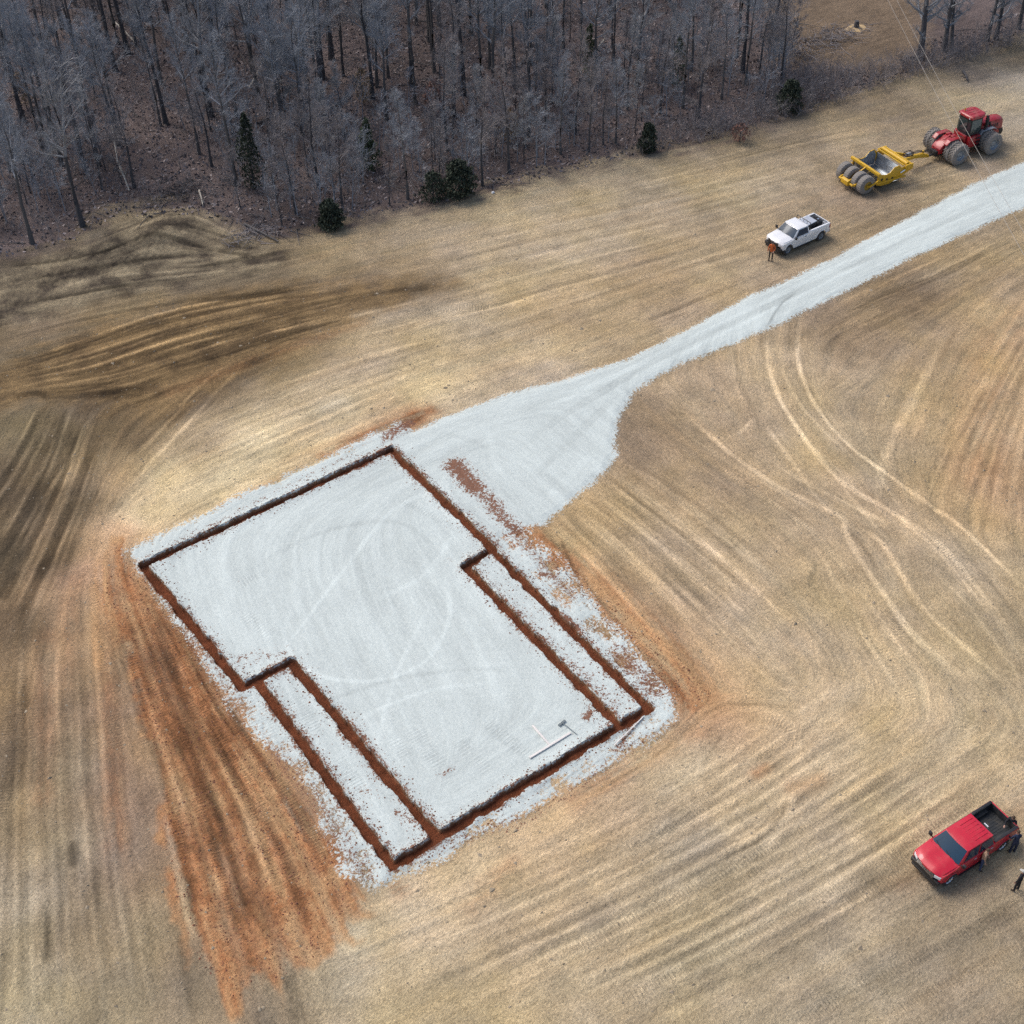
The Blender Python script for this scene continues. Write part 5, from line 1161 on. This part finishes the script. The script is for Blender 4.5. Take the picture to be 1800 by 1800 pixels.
MB().bar((-1.3, 0, .55), (-1.95, 0, .55), .14, .10).build('drawbar', BK, t)
for y in (-.25, .25): MB().tube([(-1.2, y, 1.2), (-1.5, y*1.2, 1.25), (-1.75, y, .9), (-1.95, y*.4, .75)], .03, 6).build('hose', MATS['rubber'], t, smooth=True)
MB().tube([(1.45, 0, .75), (1.45, 0, 1.55)], .24, 12).build('pivot', BK, t)
# front half: belly tank, cab, hood
MB().prism([(1.60, .72), (1.60, 1.75), (1.75, 1.95), (3.35, 1.95), (3.35, 1.55), (5.55, 1.5), (5.75, 1.25), (5.6, .85), (4.6, .78), (3.2, .70)], -.58, .58).build('front_frame', TRd, t, bevel=.06)
for s in (1, -1):
    MB().prism([(1.72, .80), (1.72, 1.80), (2.95, 1.80), (2.95, .95), (2.8, .80)], *sorted((s * .60, s * 1.05))).build('fuel_tank', TRd, t, bevel=.07)
    MB().prism([(3.0, 1.72), (3.25, 2.02), (4.55, 2.06), (4.9, 1.88), (4.9, 1.82), (4.55, 1.99), (3.25, 1.95), (3.0, 1.66)], *sorted((s * .62, s * 1.0))).build('fender', MATS['rim_grey'] if s < 0 else TRd, t, bevel=.02)
    st = MB()
    for k in range(4): st.box((2.75 - .05 * k, s * (1.18 - .02 * k), .55 + k * .36), (.50, .24, .04))
    st.build('steps', BK, t)
    MB().tube([(2.45, s * 1.26, .7), (2.40, s * 1.22, 1.9), (2.3, s * 1.05, 2.4)], .02, 6).build('handrail', BK, t, smooth=True)
cabx0, cabx1, cz0, cz1 = 1.68, 3.28, 1.90, 3.42
ob = [(cabx0 + .05, -.80), (cabx1 - .35, -.86), (cabx1 + .05, -.55), (cabx1 + .05, .55), (cabx1 - .35, .86), (cabx0 + .05, .80), (cabx0 - .08, .5), (cabx0 - .08, -.5)]
ot = [(x * 1.0 + (0.0), y * .97) for x, y in ob]
k = len(ob); cb = MB().add([(x, y, cz0) for x, y in ob] + [(x, y, cz1) for x, y in ot], [tuple(range(k)), tuple(range(2*k-1, k-1, -1))] + [(i, (i+1) % k, (i+1) % k + k, i + k) for i in range(k)])
cab = cb.build('cab', BK, t)
for i in range(k):
    j = (i + 1) % k; a0, a1 = Vector((*ob[i], cz0 + .14)), Vector((*ob[j], cz0 + .14)); b0, b1 = Vector((*ot[i], cz1 - .05)), Vector((*ot[j], cz1 - .05))
    mid = (a0 + a1) / 2 - Vector(((cabx0 + cabx1) / 2, 0, cz0)); pane(t, [a0, a1, b1, b0], simple('cab_glass', (.03, .05, .05), .06, var=.2, spec=.8) if 'cab_glass' not in MATS else MATS['cab_glass'], 'cab_window', (mid.x, mid.y, 0), th=.02, shrink=.13)
rp = [(x + (.09 if x > 2.5 else -.09), y * 1.10) for x, y in ob]; k = len(rp)
rfm = MB().add([(x, y, cz1 + .01) for x, y in rp] + [(x, y, cz1 + .20) for x, y in rp] + [(2.48 + (x - 2.48) * .86, y * .86, cz1 + .29) for x, y in rp],
    [tuple(range(k)), tuple(range(3*k-1, 2*k-1, -1))] + [(i, (i+1) % k, (i+1) % k + k, i + k) for i in range(k)] + [(i + k, (i+1) % k + k, (i+1) % k + 2*k, i + 2*k) for i in range(k)])
rf = rfm.build('cab_roof', TRd, t, bevel=.03)
for y in (-.35, 0, .35): MB().box((2.45, y, cz1 + .302), (1.2, .035, .02)).build('roof_rib', TRd, rf)
MB().tube([(2.0, .55, cz1 + .28), (2.0, .55, cz1 + .50)], .05, 8).build('beacon', MATS['scraper_yellow'], rf)
for y in (-.55, .55):
    MB().box((3.34, y, cz1 + .08), (.06, .22, .10)).build('work_light', MATS['lamp_glass'], rf); MB().box((1.55, y, cz1 + .08), (.06, .22, .10)).build('work_light', MATS['lamp_glass'], rf)
# long rounded hood
prof = [(0, 2.62), (.30, 2.60), (.50, 2.48), (.58, 2.2), (.60, 1.6)]
def hood_ring(x, s, dz_): return [(x, -y * s, z + dz_) for y, z in prof[::-1]] + [(x, y * s, z + dz_) for y, z in prof[1:]]
rows = [hood_ring(3.36, .92, .02), hood_ring(4.2, 1.0, .04), hood_ring(5.2, 1.02, 0), hood_ring(5.85, .98, -.10), hood_ring(6.02, .86, -.24)]
hd = MB().grid(rows); nr = len(rows[0]); hd.add(rows[-1], [tuple(range(nr))]); hd.add(rows[0], [tuple(range(nr))])
hd.build('hood', TRd, t, smooth=True)
gr_ = MB().box((6.04, 0, 1.92), (.05, .86, .70)).build('grille', BK, t, bevel=.02)
for s in (1, -1):
    MB().box((6.05, s * .28, 2.20), (.06, .22, .12)).build('headlight', MATS['lamp_glass'], t, bevel=.02)
    for k in range(4): MB().box((4.5 + k * .25, s * .607, 2.0), (.12, .03, .34)).build('hood_vent', BK, t)
MB().prism([(5.7, .75), (6.15, .85), (6.25, 1.15), (6.15, 1.45), (5.7, 1.5)], -.55, .55).build('front_weight', BK, t, bevel=.04)
MB().tube([(3.52, -.78, 1.9), (3.52, -.78, 3.15), (3.50, -.78, 3.40)], [.10, .10, .08], 10).build('exhaust_stack', BK, t)
MB().tube([(3.78, -.70, 2.2), (3.78, -.70, 3.0)], .15, 12).build('air_cleaner', BK, t); MB().tube([(3.78, -.70, 3.0), (3.80, -.70, 3.28)], [.07, .07], 10).build('air_intake', BK, t)
for s in (1, -1):
    MB().bar((3.25, s * .8, 3.0), (3.45, s * 1.25, 2.95), .03, .03).build('mirror_arm', BK, t); MB().box((3.46, s * 1.30, 2.85), (.05, .22, .36)).build('mirror', BK, t, bevel=.02)

# pull scraper; origin on the ground below the rear axle, front towards +x
SC = Vector((-51.75, -5.35, 0)); hitch = TRL + Matrix.Rotation(TR_RZ, 3, 'Z') @ Vector((-1.9, 0, 0)); SC_RZ = heading(hitch, SC); HL = (hitch - SC).length
s_ = empty('pull_scraper', SC, SC_RZ); tag(s_, 'yellow earth-moving scraper with open steel bowl towed behind the red tractor', 'scraper')
YL, ST = MATS['scraper_yellow'], MATS['steel']
hw = 1.62
def scr_wheel(x, y, r, w):
    p = [(r*.50, -w/2), (r*.82, -w/2*1.03), (r*.96, -w*.40), (r, -w*.15), (r, w*.15), (r*.96, w*.40), (r*.82, w/2*1.03), (r*.50, w/2)]
    tt = MB().lathe(p, 32)
    for k in range(26):
        a = 2 * math.pi * k / 26; tt.box((math.cos(a)*r*.985, 0, math.sin(a)*r*.985), (.05, w*.78, .05), Matrix.Rotation(-a, 3, 'Y'))
    o = tt.build('wheel', MATS['dusty_rubber'], s_, smooth=True); o.location = (x, y, r)
    for f in (w*.40, -w*.40): MB().lathe([(r*.52, f), (r*.46, f*.7), (r*.16, f*.5), (0, f*.6)], 20).build('rim', MATS['rim_yellow'], o, smooth=True)
for y in (-1.42, -.62, .40, 1.35): scr_wheel(-.05, y, .82, .62)
MB().tube([(0, -1.75, .74), (0, 1.75, .74)], .10, 10).build('axle', YL, s_)
# rear frame: push block, side arms, cross beam
MB().prism([(-1.25, .55), (-1.25, .95), (-1.0, 1.05), (-1.0, .45)], -.45, .45).build('push_block', YL, s_, bevel=.04)
for y in (-.12, -.95, .85): MB().bar((-.95, y, .75), (1.0, y, .95), .14, .22).build('rear_arm', YL, s_, bevel=.02)
MB().tube([(-1.02, -.9, .72), (-1.02, .9, .72)], .10, 10).build('rear_tube', YL, s_)
MB().box((.98, 0, 1.62), (.24, 2*hw + .5, .26)).build('rear_beam', YL, s_, bevel=.03)
for y in (-.12,): MB().bar((-.2, y, 1.15), (.9, y, 1.62), .10, .10).build('rear_strut', YL, s_)
for s in (1, -1):
    # sculpted side plate of the bowl
    MB().prism([(1.0, .55), (1.0, 1.55), (1.55, 1.42), (1.95, 1.30), (2.35, 1.38), (2.75, 1.78), (3.30, 1.85), (3.62, 1.55), (4.15, 1.60), (4.6, 1.72), (4.85, 1.45), (4.75, 1.05), (4.2, .85), (3.55, .60), (2.4, .32), (1.5, .38)], *sorted((s * hw, s * (hw + .07)))).build('bowl_side', YL, s_, bevel=.015)
    MB().bar((1.0, s * (hw + .12), .75), (4.2, s * (hw + .12), .62), .10, .16).build('side_rail', YL, s_, bevel=.02)
    for q in ((1.5, .98), (2.1, .85), (2.7, .80)): MB().prism(arc(q[0], q[1], .13, 0, 330, 11), *sorted((s * (hw + .071), s * (hw + .078)))).build('side_slot', BK, s_)
    MB().tube([(3.5, s * (hw + .13), 1.1), (4.5, s * (hw + .13), 1.45)], .06, 8).build('lift_cylinder', MATS['chrome'], s_)
    MB().bar((.05, s * (hw + .18), .74), (1.1, s * (hw + .18), 1.05), .10, .16).build('axle_arm', YL, s_, bevel=.02)
# steel bowl floor curving up to the ejector wall
rows = [[(x, y, z) for y in (-hw + .01, -hw/2, 0, hw/2, hw - .01)] for x, z in ((3.6, .36), (2.9, .36), (2.1, .40), (1.6, .55), (1.28, .95), (1.16, 1.48))]
fl_ = MB().grid(rows); fl_.grid([[(p[0] - .03, p[1], p[2] - .05) for p in r_] for r_ in rows]); fl_.build('bowl_floor', ST, s_, smooth=True)
for s in (1, -1): MB().prism([(1.2, .95), (1.2, 1.46), (1.95, 1.26), (2.35, 1.34), (2.75, 1.74), (3.25, 1.80), (3.55, 1.3), (3.55, .38), (2.1, .42), (1.6, .56)], *sorted((s * (hw - .025), s * (hw - .005)))).build('bowl_lining', ST, s_)
MB().box((1.13, 0, 1.0), (.05, 2*hw - .02, 1.0)).build('ejector_wall', ST, s_)
MB().box((3.68, 0, .38), (.30, 2*hw, .05)).build('cutting_edge', ST, s_)
MB().prism([(3.62, .45), (3.75, .95), (3.72, 1.50), (3.66, 1.50), (3.68, .95), (3.55, .48)], -hw + .03, hw - .03).build('apron', ST, s_)
# front beams
MB().box((3.78, 0, 1.74), (.10, 2*hw + .14, .12)).build('front_rail', YL, s_, bevel=.02)
MB().tube([(4.28, -hw - .02, 1.68), (4.28, hw + .02, 1.68)], .19, 14).build('torque_tube', YL, s_, smooth=True)
MB().box((4.62, 0, 1.66), (.14, 2*hw + .10, .16)).build('front_beam', YL, s_, bevel=.02)
for s in (1, -1): MB().box((4.40, s * (hw + .14), 1.45), (.85, .16, .55)).build('beam_end', YL, s_, bevel=.06)
# gooseneck tongue
for s in (1, -1): MB().bar((4.62, s * .75, 1.55), (HL - 2.1, s * .18, 1.05), .16, .26).build('tongue_arm', YL, s_, bevel=.02)
MB().prism([(HL - 2.4, .95), (HL - 2.4, 1.2), (HL - .9, 1.05), (HL - .15, .75), (HL - .05, .60), (HL - .15, .50), (HL - 1.0, .70)], -.16, .16).build('tongue', YL, s_, bevel=.03)
MB().box((HL - .8, 0, 1.18), (.16, .16, .22)).build('tongue_lug', YL, s_, bevel=.02)
vb = MB()
for a_, b_ in (((0,0,0),(.7,0,0)), ((0,.45,0),(.7,.45,0)), ((0,0,0),(0,.45,0)), ((.7,0,0),(.7,.45,0)), ((0,0,.28),(.7,0,.28)), ((0,.45,.28),(.7,.45,.28)), ((0,0,.28),(0,.45,.28)), ((.7,0,.28),(.7,.45,.28)), ((0,0,0),(0,0,.28)), ((.7,0,0),(.7,0,.28)), ((0,.45,0),(0,.45,.28)), ((.7,.45,0),(.7,.45,.28))):
    vb.bar(Vector(a_) + Vector((HL - 2.9, -.22, 1.32)), Vector(b_) + Vector((HL - 2.9, -.22, 1.32)), .05, .05)
vb.build('valve_rack', BK, s_); MB().box((HL - 2.55, 0, 1.42), (.5, .3, .16)).build('valve', MATS['grey_panel'], s_)
for k in range(4):
    y = -.12 + .08 * k; MB().tube([(HL - 2.3, y, 1.42), (HL - 1.4, y * 1.5, 1.38), (HL - .5, y, 1.15), (HL + .2, y * 2, 1.1)], .022, 6).build('hose', MATS['rubber'], s_, smooth=True)
# ------------------------------------------------------------------ people
def person(loc, rz, label, top, pants, head='cap_grey', arms=None, legs=None, lean=0.0, scale=1.0, name='person'):
    """faces +x; arms/legs: {side: (upper dir, lower dir)}"""
    V = Vector; arms = arms or {}; legs = legs or {}
    J = []; E_ = []; Rd = []; Mt = []
    def j(p, r, par=None, mat=0):
        J.append(V(p)); Rd.append(r if hasattr(r, '__len__') else (r, r)); i = len(J) - 1
        if par is not None: E_.append((par, i)); Mt.append(mat)
        return i
    def lz(z): return math.sin(lean) * max(0, z - .95)
    pel = j((0, 0, .95), (.13, .16)); sp = j((lz(1.15), 0, 1.14), (.115, .145), pel, 0); ch = j((lz(1.34), 0, 1.34), (.12, .175), sp, 0); ns = j((lz(1.45), 0, 1.46), (.085, .11), ch, 0)
    nk = j((lz(1.52) + .01, 0, 1.53), .052, ns, 2); hb = j((lz(1.6) + .02, 0, 1.60), (.07, .065), nk, 2); hm = j((lz(1.68) + .015, 0, 1.69), (.092, .078), hb, 2); ht = j((lz(1.74), 0, 1.765), (.06, .055), hm, 2)
    j((lz(1.65) + .115, 0, 1.655), .014, hm, 2)
    for s in (1, -1): j((lz(1.66) - .0, s * .088, 1.665), .014, hm, 2)
    for s in (1, -1):
        ua, fa = arms.get(s, ((.05, .18 * s, -1), (.22, .05 * s, -1))); ua, fa = V(ua).normalized(), V(fa).normalized()
        sh = V((lz(1.42), s * .19, 1.42)); S_ = j(sh, .072, ns, 0); m1 = j(sh + ua * .15, .060, S_, 0); el = sh + ua * .29; El = j(el, .050, m1, 0)
        wr = el + fa * .25; Wr = j(wr, .034, El, 0); pm = wr + fa * .075; sd_ = V((0, 0, 1)).cross(fa).normalized() if abs(fa.z) < .9 else V((1, 0, 0)); nn = fa.cross(sd_)
        Pm = j(pm, (.036, .030), Wr, 2)
        for k, (o, L) in enumerate(((-.030, .060), (-.010, .072), (.010, .068), (.030, .052))):
            a = j(pm + fa * .02 + sd_ * o, .0115, Pm, 2); b = j(pm + fa * (.02 + L * .6) + sd_ * o - nn * .008, .0105, a, 2); j(pm + fa * (.02 + L) + sd_ * o - nn * .028, .009, b, 2)
        a = j(wr + fa * .035 - sd_ * .042, .013, Pm, 2); j(wr + fa * .085 - sd_ * .062, .011, a, 2)
    for s in (1, -1):
        ul, ll = legs.get(s, ((0, .05 * s, -1), (0, .02 * s, -1))); ul, ll = V(ul).normalized(), V(ll).normalized()
        hp = V((0, s * .095, .90)); H_ = j(hp, (.105, .10), pel, 1); m1 = j(hp + ul * .22, .082, H_, 1); kn = hp + ul * .43; Kn = j(kn, .064, m1, 1); m2 = j(kn + ll * .17, .066, Kn, 1)
        an = kn + ll * .40; An = j(an, .046, m2, 1); hl = j(an + V((-.03, 0, -.035)), .042, An, 3); t_ = j(an + V((.11, s * .015, -.045)), (.034, .042), An, 3); j(an + V((.18, s * .02, -.05)), (.026, .036), t_, 3)
    me = bpy.data.meshes.new('tmp'); me.from_pydata([tuple(p) for p in J], E_, [])
    o = bpy.data.objects.new('tmp', me); COL.objects.link(o)
    md = o.modifiers.new('s', 'SKIN'); sv = me.skin_vertices[0].data
    for i, r in enumerate(Rd): sv[i].radius = r; sv[i].use_root = (i == 0)
    md.use_smooth_shade = True; o.modifiers.new('u', 'SUBSURF').levels = 1
    dg = bpy.context.evaluated_depsgraph_get(); nm = bpy.data.meshes.new_from_object(o.evaluated_get(dg))
    bpy.data.objects.remove(o); nm.name = 'body'
    nm.materials.clear()
    for m_ in (top, pants, 'skin', 'boot'): nm.materials.append(MATS[m_])
    seg = [(J[a], J[b], max(Rd[b]), mt) for (a, b), mt in zip(E_, Mt)]
    for f in nm.polygons:
        c = f.center; best = 9; bm_ = 0
        for a, b, r, mt in seg:
            d = b - a; t = max(0, min(1, (c - a).dot(d) / max(1e-9, d.length_squared))); dist = (c - a - d * t).length - r
            if dist < best: best = dist; bm_ = mt
        f.material_index = bm_
    zmin = min(v.co.z for v in nm.vertices)
    root = empty(name, (loc[0], loc[1], gz(loc[0], loc[1]) + .005), rz); root.scale = (scale,) * 3; tag(root, label, 'person')
    b = link('body', nm, None, root); b.location.z = -zmin
    hx = lz(1.7) + .01; hz = 1.70 - zmin
    rows = []
    for i in range(6):
        a = i / 5 * math.pi / 2; rows.append([(hx + .106 * math.cos(a) * math.cos(q * math.pi / 6), .095 * math.cos(a) * math.sin(q * math.pi / 6), hz + .02 + .10 * math.sin(a)) for q in range(13)])
    hat = MB().grid(rows)
    if head.startswith('cap'):
        hat.add([(hx + .08, -.07, hz + .03), (hx + .19, -.05, hz + .015), (hx + .19, .05, hz + .015), (hx + .08, .07, hz + .03), (hx + .08, -.07, hz + .04), (hx + .19, -.05, hz + .025), (hx + .19, .05, hz + .025), (hx + .08, .07, hz + .04)], [(0,1,2,3),(7,6,5,4),(0,1,5,4),(1,2,6,5),(2,3,7,6),(3,0,4,7)])
    hat.build('cap' if head.startswith('cap') else 'hair', MATS[head], root, smooth=True)
    return root
def toward(a, b): return math.atan2(b[1] - a[1], b[0] - a[0])
q = g(1354, 458)
person(q, 0.6, 'person in an orange top and black trousers standing before the white truck', 'cloth_orange', 'cloth_black', 'cap_dark', arms={1: ((.1, .35, -1), (.7, -.3, -.5)), -1: ((.1, -.25, -1), (.4, -.05, -1))}, name='person')
q = g(1785, 1565)
person(q, toward(q, RT) , 'person in black clothes and a pale cap standing apart, behind the red truck', 'cloth_black', 'cloth_black', 'cap_grey', arms={1: ((.1, .2, -1), (.3, -.1, -1)), -1: ((.05, -.2, -1), (.35, .1, -1))}, legs={1: ((.12, .06, -1), (-.05, .0, -1)), -1: ((-.08, -.05, -1), (-.05, 0, -1))})
q = g(1722, 1527)
person(q, RT_RZ + 2.2, 'person in a tan shirt and blue jeans leaning by the red truck cab', 'cloth_tan', 'cloth_jeans', 'hair', arms={1: ((.1, .2, -1), (.5, -.1, -.7)), -1: ((.1, -.2, -1), (.3, 0, -.9))}, lean=.06)
q = g(1778, 1499)
person(q, RT_RZ - 2.0, 'person in navy clothes standing at the rear wheel of the red truck', 'cloth_navy', 'cloth_navy', 'hair', arms={1: ((.2, .3, -1), (.8, .1, 0)), -1: ((.3, -.25, -1), (.85, -.1, .05))}, lean=.15)
q = g(1783, 1436, 1.6)
person(q, RT_RZ + .35, 'person in dark jacket leaning on the red truck tailgate', 'cloth_black', 'cloth_jeans', 'hair', arms={1: ((.8, .25, -.6), (.95, -.2, .1)), -1: ((.8, -.25, -.6), (.95, .2, .1))}, lean=.2)

# ------------------------------------------------------------------ small things on the pad and overhead
def board(a, b, w, h, mat, label, cat='board', name='lumber_board'):
    A, B = on(*a), on(*b); z = max(A.z, B.z) + h / 2 + .012; A.z = B.z = z; c = (A + B) / 2
    o = MB().bar(A - c, B - c, w, h).build(name, MATS[mat], None, bevel=.008); o.location = c; return tag(o, label, cat)
board((931,1335),(1003,1291), .13, .07, 'lumber', 'long pale board on the gravel, parallel to the near trench')
bb = board((936,1278),(966,1312), .12, .06, 'lumber', 'shorter pale board lying square to the long board on the gravel')
board((1080,1313),(1131,1263), .06, .05, 'lumber', 'thin pale strip lying on the soil outside the near corner trench', 'strip', 'wood_strip')
A = on(1014, 1294); B = on(988, 1274); o = empty('landscape_rake', A); tag(o, 'grey rake lying head-first on the gravel beside the pale boards', 'rake')
d = B - A; d.z = 0; MB().tube([(0, 0, .05), (d.x, d.y, .10)], .022, 8).build('handle', MATS['tool_grey'], o)
dn = d.normalized(); pn = Vector((-dn.y, dn.x, 0)); hb = MB().bar(Vector((d.x, d.y, .06)) - pn * .26, Vector((d.x, d.y, .06)) + pn * .26, .12, .05).build('rake_head', MATS['tool_grey'], o)
for k in range(12): MB().bar(Vector((d.x, d.y, .05)) + pn * (-.25 + k * .0455), Vector((d.x, d.y, .01)) + pn * (-.25 + k * .0455) + dn * .12, .015, .015).build('tine', MATS['tool_grey'], hb)
o = MB().add([(-.16, -.12, 0), (.15, -.14, .02), (.18, .10, .01), (-.12, .13, .03), (-.1, -.05, .14), (.1, -.08, .17), (.1, .07, .15), (-.06, .08, .12)], [(3,2,1,0),(4,5,6,7),(0,1,5,4),(1,2,6,5),(2,3,7,6),(3,0,4,7)]).build('litter_bag', MATS['litter_white'], None, bevel=.03)
o.location = on(867, 340, .02); tag(o, 'small white bag of litter at the wood edge right of the broad evergreen', 'litter')
# overhead wires: two conductors, far poles out of sight
for k, (a, b, lb) in enumerate((((1561,0),(1732,322),'left of the two thin overhead wires crossing the upper right corner'), ((1577,0),(1747,312),'right of the two thin overhead wires crossing the upper right corner'))):
    A, B = gv(*a, 8.0), gv(*b, 7.6); d = (B - A); P0, P1 = A - d * .9, B + d * 1.1; n = 24; pts = []
    for i in range(n + 1):
        t_ = i / n; p = P0.lerp(P1, t_); p.z += 1.2 * ((2 * t_ - 1)**2 - .18); pts.append(p - A)
    o = MB().tube(pts, .013, 5).build('overhead_wire', MATS['wire'], None, smooth=True); o.location = A; tag(o, lb, 'wire', 'overhead power wires')
# clods: clay crumbs by the trenches, lumps on the field
def clods(name, P_, r, mat, label):
    base_ = np.array([(1,0,0),(-1,0,0),(0,1,0),(0,-1,0),(0,0,1),(0,0,-1)], float); F = [(0,2,4),(2,1,4),(1,3,4),(3,0,4),(2,0,5),(1,2,5),(3,1,5),(0,3,5)]
    n = len(P_); j_ = base_[None] * rg.uniform(.55, 1.25, (n, 6, 1)) + rg.normal(0, .15, (n, 6, 3)); j_[..., 2] *= .6; v = P_[:, None] + j_ * r[:, None, None]
    tri = np.concatenate([v[:, f] for f in np.array(F)[:, None].repeat(1, 1).reshape(8, 3)[None].reshape(8, 3).tolist()])
    return tag(link(name, np_mesh(name, tri, MATS[mat])), label, 'clods', kind='stuff')
def zat(p): return zz[np.clip(np.searchsorted(vx, p[:, 0]), 0, nxv - 1), np.clip(np.searchsorted(vy, p[:, 1]), 0, nyv - 1)]
rg = np.random.default_rng(77); L = []
for q in TRENCH:
    n = int(np.hypot(*(q[1] - q[0])) * 34); t_ = rg.random((n, 1)); d = q[1] - q[0]; nv = np.array([-d[1], d[0]]) / np.hypot(*d)
    off = (TR_W / 2 + .03 + np.abs(rg.normal(0, .32, (n, 1)))) * rg.choice([-1, 1], (n, 1)); L.append(q[0] + d * t_ + nv * off)
L = np.concatenate(L); dmin = np.min([seg_dist(q[0], q[1], L[:, 0], L[:, 1])[0] for q in TRENCH], 0); L = L[dmin > TR_W / 2 + .02]
fan_p = scatter(CLAY_FAN, 3500)[:, :2]; east_p = scatter(gl([(890,925),(1000,985),(1180,1140),(1250,1225),(1190,1240),(1060,1090),(930,960)]), 900)[:, :2]
L = np.concatenate([L, fan_p, east_p])
clods('clay_clods', np.concatenate([L, zat(L)[:, None]], 1), rg.uniform(.02, .085, len(L)) * rg.uniform(.4, 1, len(L)), 'clod', 'red clay crumbs spilt along the footing trench and over the orange soil')
FZ = gl([(0,600),(400,500),(1000,380),(1700,150),(1800,150),(1800,1800),(0,1800)]); p = scatter(FZ, 8000); e = up(e_pad, CH, p[:, 0], p[:, 1]); e2 = up(e_drive, CH, p[:, 0], p[:, 1]); p = p[(e < 0) & (e2 < 0)]
clods('soil_clods', p, .02 + rg.exponential(.024, len(p)), 'grey_clod', 'small lumps of dry soil strewn over the bare field')
